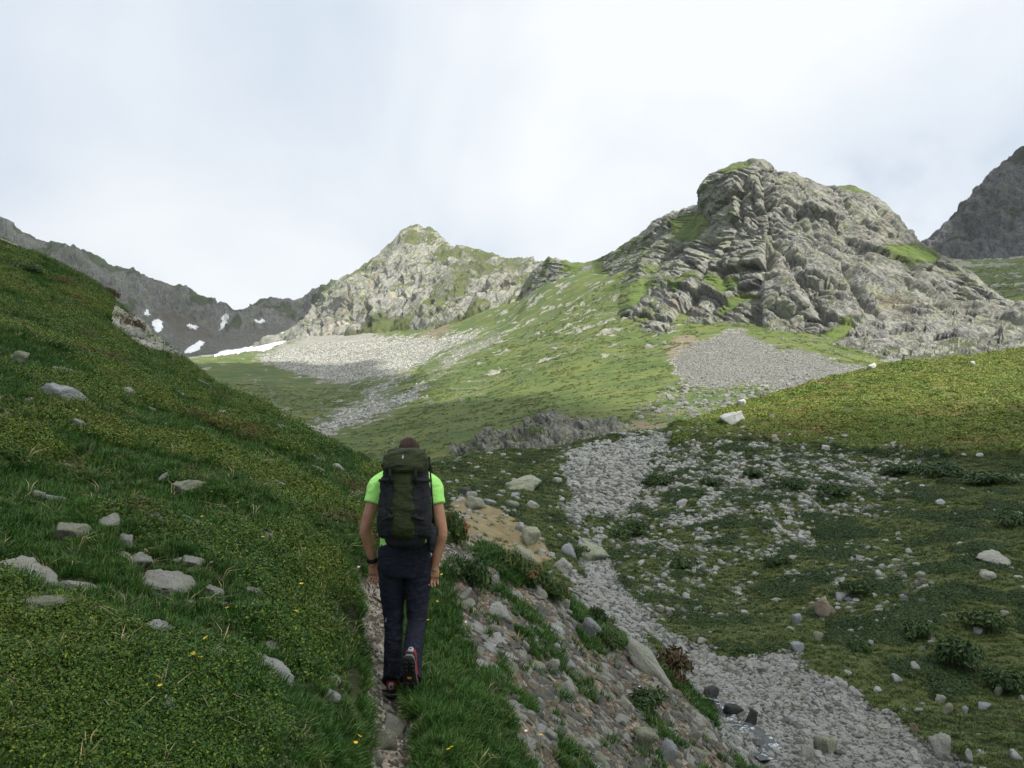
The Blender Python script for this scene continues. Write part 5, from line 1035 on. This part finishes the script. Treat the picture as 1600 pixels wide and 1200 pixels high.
# boots
def boot(parent_, origin, pitch, yaw):
    o = bpy.data.objects.new('boot', None); COL.objects.link(o); o.parent = parent_; o.location = origin; o.rotation_euler = (pitch, 0, yaw)
    # local: heel at y=0, toe at y=0.29, sole bottom z=0
    def sect(ys, wd, z0, z1, n=20):
        V = []; F = []
        for y, w_, a, b in zip(ys, wd, z0, z1):
            for k in range(n):
                t = 2 * math.pi * k / n; c, s = math.cos(t), math.sin(t); V.append((w_ * np.sign(c) * abs(c) ** .7, y, (a + b) / 2 + (b - a) / 2 * np.sign(s) * abs(s) ** .7))
        m = len(ys)
        for i in range(m - 1):
            for k in range(n): a, b = i * n + k, i * n + (k + 1) % n; F += [(a, b, b + n), (a, b + n, a + n)]
        V += [(0, ys[0], (z0[0] + z1[0]) / 2), (0, ys[-1], (z0[-1] + z1[-1]) / 2)]
        for k in range(n): F += [(len(V) - 2, (k + 1) % n, k), (len(V) - 1, (m - 1) * n + k, (m - 1) * n + (k + 1) % n)]
        return V, F
    ys = [-.006, .012, .05, .10, .16, .21, .25, .28, .296]; wd = [.022, .036, .041, .038, .044, .050, .047, .036, .018]
    so = link('sole', mesh_from('sole', *sect(ys, wd, [.004, 0, 0, .004, 0, 0, .004, .010, .018], [.026, .028, .028, .026, .026, .026, .028, .030, .030]), M_RUB), o)
    link('midsole', mesh_from('midsole', *sect(ys, [w_ * .97 for w_ in wd], [.024] * 9, [.045, .046, .044, .040, .038, .036, .036, .036, .034]), M_SOLEG), o)
    link('upper', mesh_from('upper', *sect([.000, .014, .05, .10, .15, .20, .25, .278, .288], [.020, .034, .038, .036, .041, .045, .042, .030, .014], [.040] * 9, [.115, .122, .122, .112, .092, .078, .066, .056, .048]), M_RED2), o)
    link('heel_cup', mesh_from('heel_cup', *sect([-.006, .006, .030, .050], [.022, .034, .0395, .0385], [.040] * 4, [.070, .074, .070, .060]), M_RUB), o)
    link('heel_tab', mesh_from('heel_tab', *sect([-.010, -.004, .010], [.013, .018, .022], [.070, .068, .068], [.112, .116, .118]), M_GREYT), o)
    link('heel_mark', mesh_from('heel_mark', [(.007 * math.cos(a), -.0115, .092 + .007 * math.sin(a)) for a in np.linspace(0, 5.5, 8)], [(0, i, i + 1) for i in range(1, 7)], M_RUB), o)
    link('sole_mark', mesh_from('sole_mark', [(-.013, .135, -.0015), (.013, .135, -.0015), (.013, .150, -.0015), (-.013, .150, -.0015)], [(0, 1, 2), (0, 2, 3)], M_ORG), so)
    for k, y in enumerate((.02, .05, .08, .18, .205, .23, .255)):
        for s in (-1, 1): link('lug', mesh_from('lug', *sect([y, y + .004, y + .014, y + .018], [.011, .014, .014, .011], [-.006] * 4, [.006] * 4, 8), M_RUB), so).location = (s * .021, 0, 0)
    return o
gL = GROUND.ray_cast(Vector((HX - .085, HY + .16, 5)), Vector((0, 0, -1)))[1]; gR = GROUND.ray_cast(Vector((HX + .05, HY - .26, 5)), Vector((0, 0, -1)))[1]
boot(hk, (-.094, .055, gL.z - HG + 0.004), 0.04, 0.06)
# the trailing boot stands on its toe: heel high, sole towards the camera
PT = -1.18; zt = gR.z - HG + 0.012
boot(hk, (.080, -.26 - 0.29 * math.cos(PT), zt - 0.29 * math.sin(PT)), PT, -0.05)
# wrist watch
Vw, Fw = ring_tube(*sm_path([(-.239, .048, .925), (-.236, .055, .895)], [(.034, .038), (.034, .038)], 3), n=18); wc = link('watch', mesh_from('watch', Vw, Fw, M_RUB), hk)
link('watch_face', mesh_from('watch_face', *ellipsoid((-.266, .040, .910), (.014, .022, .022), 10), M_RUB), wc)

# ---- rucksack, worn by the hiker
pk_ = bpy.data.objects.new('backpack', None); COL.objects.link(pk_); pk_.location = (HX + .030, HY, HG + .035); pk_['label'] = 'tall olive green and black hiking backpack on the hiker'; pk_['category'] = 'backpack'
def pack(name, rows, mat, parent_, n=36, exp=0.62, wr=0.0, seed=0):
    """rows: (z, x centre, y centre, half width, half depth)"""
    rows = np.array(rows, float); m = len(rows); t = np.linspace(0, m - 1, (m - 1) * 5 + 1); i = np.minimum(t.astype(int), m - 2); f = (t - i)[:, None]
    p0 = rows[np.maximum(i - 1, 0)]; p1 = rows[i]; p2 = rows[i + 1]; p3 = rows[np.minimum(i + 2, m - 1)]; Q = 0.5 * (2 * p1 + (p2 - p0) * f + (2 * p0 - 5 * p1 + 4 * p2 - p3) * f ** 2 + (3 * p1 - p0 - 3 * p2 + p3) * f ** 3)
    a = np.linspace(0, 2 * math.pi, n, endpoint=False); cx = np.sign(np.cos(a)) * np.abs(np.cos(a)) ** exp; cy = np.sign(np.sin(a)) * np.abs(np.sin(a)) ** exp
    X = Q[:, 1:2] + Q[:, 3:4] * cx; Y = Q[:, 2:3] + Q[:, 4:5] * cy; Z = Q[:, :1] + 0 * X
    if wr:
        w_ = wr * (fbm(X * 14 + seed, Y * 14, Z * 20, 3) + 0.5 * ridged(X * 9, Y * 9 + seed, Z * 22, 2)); X = X + w_ * cx; Y = Y + w_ * cy; Z = Z + w_ * .4
    V = np.stack([X, Y, Z], -1).reshape(-1, 3); k = len(Q); F = []
    for r in range(k - 1):
        for c in range(n): q, b = r * n + c, r * n + (c + 1) % n; F += [(q, b, b + n), (q, b + n, q + n)]
    V = np.concatenate([V, [[Q[0, 1], Q[0, 2], Q[0, 0]], [Q[-1, 1], Q[-1, 2], Q[-1, 0]]]]); e0, e1 = len(V) - 2, len(V) - 1
    for c in range(n): F += [(e0, (c + 1) % n, c), (e1, (k - 1) * n + c, (k - 1) * n + (c + 1) % n)]
    return link(name, mesh_from(name, V, F, mat), parent_)
pack('main_body', [(.995, 0, -.205, .060, .06), (1.012, 0, -.215, .120, .10), (1.10, 0, -.24, .142, .116), (1.14, 0, -.25, .146, .118), (1.28, 0, -.252, .152, .120), (1.42, 0, -.25, .152, .118), (1.53, 0, -.245, .142, .112), (1.57, 0, -.24, .10, .09)], M_BLACKF, pk_, wr=.006)
pack('front_panel', [(1.115, 0, -.300, .045, .05), (1.13, 0, -.312, .058, .062), (1.21, 0, -.322, .066, .066), (1.24, 0, -.324, .088, .068), (1.30, 0, -.326, .076, .068), (1.36, 0, -.326, .070, .066), (1.43, 0, -.322, .082, .064), (1.50, 0, -.315, .108, .060), (1.545, 0, -.30, .10, .045)], M_OLIVE, pk_, wr=.005, seed=3)
pack('lower_pocket', [(1.06, 0, -.29, .06, .05), (1.085, 0, -.312, .078, .062), (1.16, 0, -.330, .082, .068), (1.225, 0, -.332, .074, .062), (1.238, 0, -.325, .06, .05)], M_OLIVE, pk_, wr=.004, seed=5)
lid = pack('lid', [(1.475, 0, -.262, .100, .085), (1.495, 0, -.275, .132, .118), (1.53, 0, -.272, .150, .132), (1.575, .002, -.258, .150, .132), (1.615, .002, -.24, .138, .120), (1.645, .002, -.225, .112, .095), (1.658, .002, -.215, .065, .055)], M_OLIVE, pk_, exp=.7, wr=.010, seed=9)
link('lid_seam', mesh_from('lid_seam', *ring_tube([(x, -.412 + 0.9 * x * x, 1.515 + .028 * (1 - (x / .13) ** 2)) for x in np.linspace(-.13, .13, 14)], [.0035] * 14, 6), M_BLACKF), lid)
link('emblem', mesh_from('emblem', [(-.006, -.4025, 1.588), (.004, -.4025, 1.584), (.0065, -.4005, 1.600), (.001, -.3985, 1.612), (-.004, -.4005, 1.600)], [(0, 1, 2), (0, 2, 4), (4, 2, 3)], M_MARK), lid)
for s in (-1, 1):
    sp2_ = pack('side_pocket', [(1.06, s * .115, -.25, .03, .05), (1.08, s * .125, -.262, .045, .075), (1.18, s * .130, -.268, .050, .085), (1.32, s * .126, -.270, .044, .080), (1.44, s * .120, -.268, .040, .072), (1.49, s * .112, -.262, .025, .045)], M_BLACKF, pk_, wr=.006, seed=s + 4)
    for q, (z0, z1) in enumerate(((1.455, 1.440), (1.215, 1.185))):
        link('compression_strap', mesh_from('compression_strap', *ring_tube([(s * .060, -.395, z0), (s * .105, -.378, (z0 + z1) / 2), (s * .150, -.345, z1), (s * .176, -.27, z1)], [(.004, .011)] * 4, 8), M_STRAP), pk_)
        link('buckle', mesh_from('buckle', *ring_tube([(s * .083, -.392, z0 + .010), (s * .083, -.392, z0 - .022)], [(.014, .007)] * 2, 8), M_RUB), pk_)
    link('lid_strap', mesh_from('lid_strap', *ring_tube([(s * .085, -.398, 1.52), (s * .083, -.400, 1.47), (s * .082, -.392, 1.42)], [(.010, .004)] * 3, 8), M_STRAP), pk_)
    link('hip_belt', mesh_from('hip_belt', *ring_tube(*sm_path([(s * .09, -.20, 1.085), (s * .155, -.15, 1.09), (s * .190, -.06, 1.085), (s * .178, .06, 1.075)], [(.028, .045), (.024, .045), (.016, .040), (.010, .022)]), 12), M_BLACKF), pk_)
    link('shoulder_strap', mesh_from('shoulder_strap', *ring_tube(*sm_path([(s * .075, -.14, 1.47), (s * .092, -.06, 1.55), (s * .105, .05, 1.545), (s * .125, .150, 1.42), (s * .150, .135, 1.25), (s * .172, .02, 1.14)], [(.030, .010)] * 6), 12), M_BLACKF), pk_)
    link('load_strap', mesh_from('load_strap', *ring_tube(*sm_path([(s * .150, -.19, 1.60), (s * .158, -.185, 1.50), (s * .168, -.17, 1.35), (s * .178, -.13, 1.20), (s * .186, -.10, 1.12)], [(.006, .012)] * 5), 8), M_STRAP), pk_)
link('belt_tail', mesh_from('belt_tail', *ring_tube(*sm_path([(.180, -.10, 1.12), (.185, -.16, 1.02), (.170, -.19, .955)], [(.012, .006)] * 3), 8), M_STRAP), pk_)
link('wand_pocket', mesh_from('wand_pocket', *ring_tube(*sm_path([(.165, -.17, 1.10), (.172, -.18, 1.03), (.168, -.18, .965)], [(.03, .04), (.034, .045), (.02, .03)]), 12), M_BLACKF), pk_)
# ================================================================ SNOW, WATER, FLOWERS
ms = NT('old_snow'); ms.color(ms.mix(ms.rng(ms.noise(0.08, 4, 0.6), 0.4, 0.7), (0.84, 0.86, 0.88), (0.72, 0.73, 0.74))); ms.b.inputs['Roughness'].default_value = 0.8; M_SNOW = ms.m
def snow(S, poly, label, lift=0.8, wob=3.0):
    """the surface's own facets inside a surveyed outline, lifted and closed into a thin bed of snow"""
    V, N, C, R = S['V'], S['N'], S['C'], S['R']; nr, nc = V.shape[:2]
    C, R = survey(V[..., 0], V[..., 1], V[..., 2])
    wn_ = fbm(V[..., 0] / 14, V[..., 1] / 14, V[..., 2] / 14, 3); wm = fbm(V[..., 0] / 14 + 9, V[..., 1] / 14, V[..., 2] / 14, 3)
    ins = region(C + wob * wn_, R + wob * .5 * wm, poly, 2.5); F = grid_faces(nr, nc); kf = (ins.ravel()[F] > 0.5).sum(1) >= 2
    cen = V.reshape(-1, 3)[F].mean(1); kf &= cen[:, 1] > 200
    f = F[kf]
    if not len(f): return
    up = (V + N * (lift * np.sqrt(np.clip(ins, 0, 1)))[..., None] + N * 0.25).reshape(-1, 3); dn = (V - N * 0.6).reshape(-1, 3); n = len(up)
    FF = np.concatenate([f, f[:, ::-1] + n]); ed = {}
    for q in f.tolist():
        for a, b in zip(q, q[1:] + q[:1]): ed[(a, b)] = 1
    wall = [(b, a, a + n, b + n) for a, b in ed if (b, a) not in ed]
    FF = np.concatenate([FF, np.array(wall)]); used = np.unique(FF); rm = np.full(2 * n, -1); rm[used] = np.arange(len(used))
    o = link('snow_patch', mesh_from('snow_patch', np.concatenate([up, dn])[used], rm[FF], M_SNOW)); o['label'] = label; o['category'] = 'snow patch'; o['group'] = 'old snow patches below the ridge'
snow(RIDGE, [(238,505),(246,498),(252,502),(252,518),(246,520),(240,512)], 'upright snow patch right of the hill outcrop')
snow(RIDGE, [(287,552),(300,540),(314,533),(320,535),(312,545),(298,552)], 'wedge of snow at the foot of the left ridge')
snow(RIDGE, [(292,508),(300,507),(310,510),(306,514),(296,513)], 'small oval snow patch on the left ridge face')
snow(RIDGE, [(346,515),(347,505),(350,492),(355,492),(358,497),(353,502),(352,512)], 'thin vertical snow streak below the saddle')
snow(RIDGE, [(396,500),(404,501),(415,500),(412,504),(400,505)], 'thin flat snow streak under the saddle rocks')
snow(RIDGE, [(225,485),(229,484),(234,492),(230,494)], 'tiny snow fleck beside the hill outcrop')
for S_ in (VALLEY,):
    snow(S_, [(334,557),(350,548),(380,545),(410,538),(440,520),(458,517),(462,521),(440,535),(420,546),(405,550),(400,549),(430,535),(405,545),(370,552)], 'long curved snowfield at the head of the valley', lift=1.2)
snow(RIDGE, [(334,557),(350,548),(380,545),(410,538),(440,520),(458,517),(462,521),(440,535),(420,546),(400,549),(370,552)], 'long snowfield under the ridge', lift=1.2)

# the trickle of water in the stream bed
def water():
    q = np.array([(p.x, p.y) for p in (on_ground(c, r - 4)[0] for c, r in WATER) if p is not None and p.y > 9]); t = np.linspace(0, len(q) - 1, 60); cx = np.interp(t, np.arange(len(q)), q[:, 0]); cy = np.interp(t, np.arange(len(q)), q[:, 1])
    k = np.linspace(-1, 1, 11); dx, dy = np.gradient(cx), np.gradient(cy); l = np.hypot(dx, dy); nx, ny = -dy / l, dx / l
    wd = 0.24 + 0.07 * fbm(t * .5, 0 * t, 0 * t, 2); X = cx[:, None] + nx[:, None] * k * wd[:, None]; Y = cy[:, None] + ny[:, None] * k * wd[:, None]
    z = []
    for x, y in zip(cx, cy):
        ok, p, n, _ = GROUND.ray_cast(Vector((x, y, 5)), Vector((0, 0, -1))); z.append(p.z if ok else -3.7)
    z = np.convolve(np.pad(z, 3, mode='edge'), np.ones(7) / 7, 'valid'); Z = z[:, None] + 0.035 + 0.022 * fbm(X / .12, Y / .12, 0 * X, 3)
    m = NT('stream_water'); foam = m.rng(m.noise(7, 5, 0.7, stretch=(1, 1, 1), dist=0.8), 0.55, 0.66)
    m.color(m.mix(foam, (0.05, 0.06, 0.06), (0.75, 0.80, 0.86))); m.l(m.rng(foam, 0, 1, 0.08, 0.5), m.b.inputs['Roughness']); m.b.inputs['Specular IOR Level'].default_value = 0.5
    m.bump(m.noise(30, 3, 0.6), 0.02)
    link('water', mesh_from('water', np.stack([X, Y, Z], -1).reshape(-1, 3), grid_faces(60, 11), m.m), kind='structure')
water()

# buttercups
M_YEL = plain('buttercup_petals', (0.80, 0.56, 0.02), 0.4); M_WHT = plain('white_petals', (0.75, 0.75, 0.70), 0.6); M_STEM = plain('flower_stem', (0.05, 0.10, 0.02), 0.7)
def flower_meshes(mat):
    V = []; F = []
    for k in range(6):
        a = k * 1.047; c, s = math.cos(a), math.sin(a); b = len(V); V += [(0, 0, 0), (0.8 * c - 0.42 * s, 0.8 * s + 0.42 * c, 0.35), (1.15 * c, 1.15 * s, 0.5), (0.8 * c + 0.42 * s, 0.8 * s - 0.42 * c, 0.35)]; F += [(b, b + 1, b + 2), (b, b + 2, b + 3)]
    hd = mesh_from('petals', V, F, mat); V = []; F = []
    for z, r in ((-9, 0.12), (0, 0.09)):
        for k in range(5): V.append((r * math.cos(k * 1.257) + (z + 9) * 0.06 * 0, r * math.sin(k * 1.257), z))
    F = [(k, (k + 1) % 5, 5 + (k + 1) % 5) for k in range(5)] + [(k, 5 + (k + 1) % 5, 5 + k) for k in range(5)]
    return hd, mesh_from('stem', V, F, M_STEM)
FY, FW = flower_meshes(M_YEL), flower_meshes(M_WHT)
FL = [(72,808),(190,810),(243,1098),(248,1100),(300,1047),(300,1057),(312,1060),(198,1115),(345,828),(352,850),(460,973),(462,980),(458,985),(354,975),(470,938),(450,960),(555,1188),(560,1183),(320,1031),(315,822),(278,834),(140,540),(370,805),(690,913),(684,905),(697,922),(677,957),(683,958),(668,990),(701,1196),(706,1192),(838,1178),(845,1176),(10,800),(120,655),(330,780),(520,880),(500,905),(410,860)]
for c, r in FL:
    p, n = on_ground(c, r + 6)
    if p is None: continue
    o = bpy.data.objects.new('yellow_flower', None); COL.objects.link(o); s = 0.011 * random.uniform(.8, 1.25) * (p.y / 4) ** 0.4; o.location = p + Vector((0, 0, 9 * s)); o.scale = (s, s, s); o.rotation_euler = (random.uniform(-.6, .3), random.uniform(-.4, .4), random.uniform(0, 6))
    o['label'] = 'small yellow buttercup in the grass beside the trail'; o['category'] = 'flower'; o['group'] = 'yellow flowers in the grass'
    link('petals', FY[0], o); link('stem', FY[1], o)
FW_ = [(736,915),(800,1002),(728,985),(905,1022),(1048,1010),(862,1003),(990,1088),(1000,1085),(700,873),(930,1000),(1010,1160),(822,1163),(840,1170),(560,905),(330,900),(455,900)]
for c, r in FW_:
    p, n = on_ground(c, r + 4)
    if p is None: continue
    o = bpy.data.objects.new('white_flower', None); COL.objects.link(o); s = 0.010 * random.uniform(.8, 1.2) * (p.y / 4) ** 0.4; o.location = p + Vector((0, 0, 9 * s)); o.scale = (s, s, s); o.rotation_euler = (random.uniform(-.6, .3), random.uniform(-.4, .4), random.uniform(0, 6))
    o['label'] = 'tiny white flower on the bank'; o['category'] = 'flower'; o['group'] = 'white flowers on the bank'
    link('petals', FW[0], o); link('stem', FW[1], o)
# ================================================================ CLOUDS OVERHEAD AND THE AIR
def cloud_material():
    m = NT('cloud_vapour'); m.t.nodes.remove(m.b)
    d = m.n('ShaderNodeBsdfDiffuse'); d.inputs[0].default_value = (0.9, 0.9, 0.92, 1)
    t = m.n('ShaderNodeBsdfTranslucent'); t.inputs[0].default_value = (0.95, 0.95, 0.97, 1)
    x = m.n('ShaderNodeMixShader'); x.inputs[0].default_value = 0.6
    m.l(d.outputs[0], x.inputs[1]); m.l(t.outputs[0], x.inputs[2]); tr_ = m.n('ShaderNodeBsdfTransparent'); x2 = m.n('ShaderNodeMixShader'); x2.inputs[0].default_value = 0.40; m.l(x.outputs[0], x2.inputs[1]); m.l(tr_.outputs[0], x2.inputs[2]); m.l(x2.outputs[0], m.out.inputs[0])   # thin: some direct light comes through both skins
    return m.m
MAT_CLOUD = cloud_material()
def cloud(outline, base, label, seed, thick=60, n=150, wob=9):
    """a flat-based cloud bank; outline: ground points (x, y, z) whose shade it gives, followed up the sun's direction"""
    q = np.array([(x + SUN.x / SUN.z * (base - z), y + SUN.y / SUN.z * (base - z)) for x, y, z in outline])
    lo = q.min(0) - 40; hi = q.max(0) + 40
    XX, YY = np.meshgrid(np.linspace(lo[0], hi[0], n), np.linspace(lo[1], hi[1], n))
    wx = wob * fbm(XX / 50 + seed, YY / 50, 0 * XX, 4); wy = wob * fbm(XX / 50, YY / 50 + seed, 0 * XX + 7, 4)
    ins = region(XX + wx, YY + wy, q, 45.0)
    hgt = np.sqrt(np.clip((ins - 0.5) * 2, 0, 1))
    keep = ins > 0.5
    top = base + thick * hgt * (0.6 + 0.5 * np.abs(fbm(XX / 60, YY / 60, 0 * XX + seed, 4)))
    bot = base - thick * 0.18 * hgt * (0.6 + 0.6 * fbm(XX / 50, YY / 50, 0 * XX + seed + 9, 4))
    idx = grid_faces(n, n); kf = keep.ravel()[idx].sum(1) >= 2; f = idx[kf]
    Vt = np.stack([XX, YY, np.where(keep, top, base + 0.5)], -1).reshape(-1, 3); Vb = np.stack([XX, YY, np.where(keep, bot, base - 0.5)], -1).reshape(-1, 3)
    F = np.concatenate([f, f[:, ::-1] + n * n])
    used = np.unique(F); rm = np.full(2 * n * n, -1); rm[used] = np.arange(len(used))
    me = mesh_from('cloud', np.concatenate([Vt, Vb])[used], rm[F], MAT_CLOUD)
    link('cloud', me, label=label, category='cloud', kind='thing')
G3 = lambda c, r, y: tuple(place(c, r, y))
cloud([(60, -120, -5), (60, 20, -3), tuple(place(1700, 690, 38)), tuple(place(1500, 690, 37)), tuple(place(1250, 690, 41)), tuple(place(1060, 685, 46)), tuple(place(960, 645, 95)), tuple(place(900, 632, 130)), tuple(place(820, 618, 180)),
       tuple(place(740, 630, 190)), tuple(place(660, 625, 240)), tuple(place(640, 585, 420)), tuple(place(580, 566, 560)), tuple(place(440, 568, 640)), tuple(place(330, 575, 700)), (-420, 560, 20), (-380, 100, 60), (-250, -150, 0)],
      640, 'broad grey cloud bank that shades the trail and valley floor', 2.0)
cloud([(-1500, 950, 150), (-1500, 1700, 500), tuple(place(300, 380, 1720)), tuple(place(540, 430, 1560)), tuple(place(505, 450, 1480)), tuple(place(440, 520, 1330)), tuple(place(330, 556, 1150)), tuple(place(240, 560, 1000))],
      1120, 'long cloud bank that shades the left ridge', 5.0, thick=90, wob=20)
cloud([tuple(place(1400, 405, 345)), tuple(place(1455, 380, 350)), tuple(place(1470, 400, 1000)), tuple(place(1560, 180, 1050)), tuple(place(2100, 150, 1050)), tuple(place(2100, 420, 420)), tuple(place(1600, 470, 330)), tuple(place(1480, 440, 310))],
      900, 'dark cloud bank over the far mountain', 9.0, thick=80)
# the air
def haze():
    bm = bmesh.new(); bmesh.ops.create_cube(bm, size=1.0)
    bmesh.ops.scale(bm, vec=(19000, 19000, 900), verts=bm.verts); bmesh.ops.translate(bm, vec=(0, 0, 130), verts=bm.verts)
    me = bpy.data.meshes.new('haze'); bm.to_mesh(me); bm.free()
    m = bpy.data.materials.new('air'); m.use_nodes = True; t = m.node_tree; t.nodes.clear()
    v = t.nodes.new('ShaderNodeVolumePrincipled'); v.inputs['Color'].default_value = (0.93, 0.96, 1, 1); v.inputs['Density'].default_value = 0.00006; v.inputs['Anisotropy'].default_value = 0.2
    o = t.nodes.new('ShaderNodeOutputMaterial'); t.links.new(v.outputs[0], o.inputs['Volume']); me.materials.append(m)
    link('haze', me, kind='stuff')
haze()
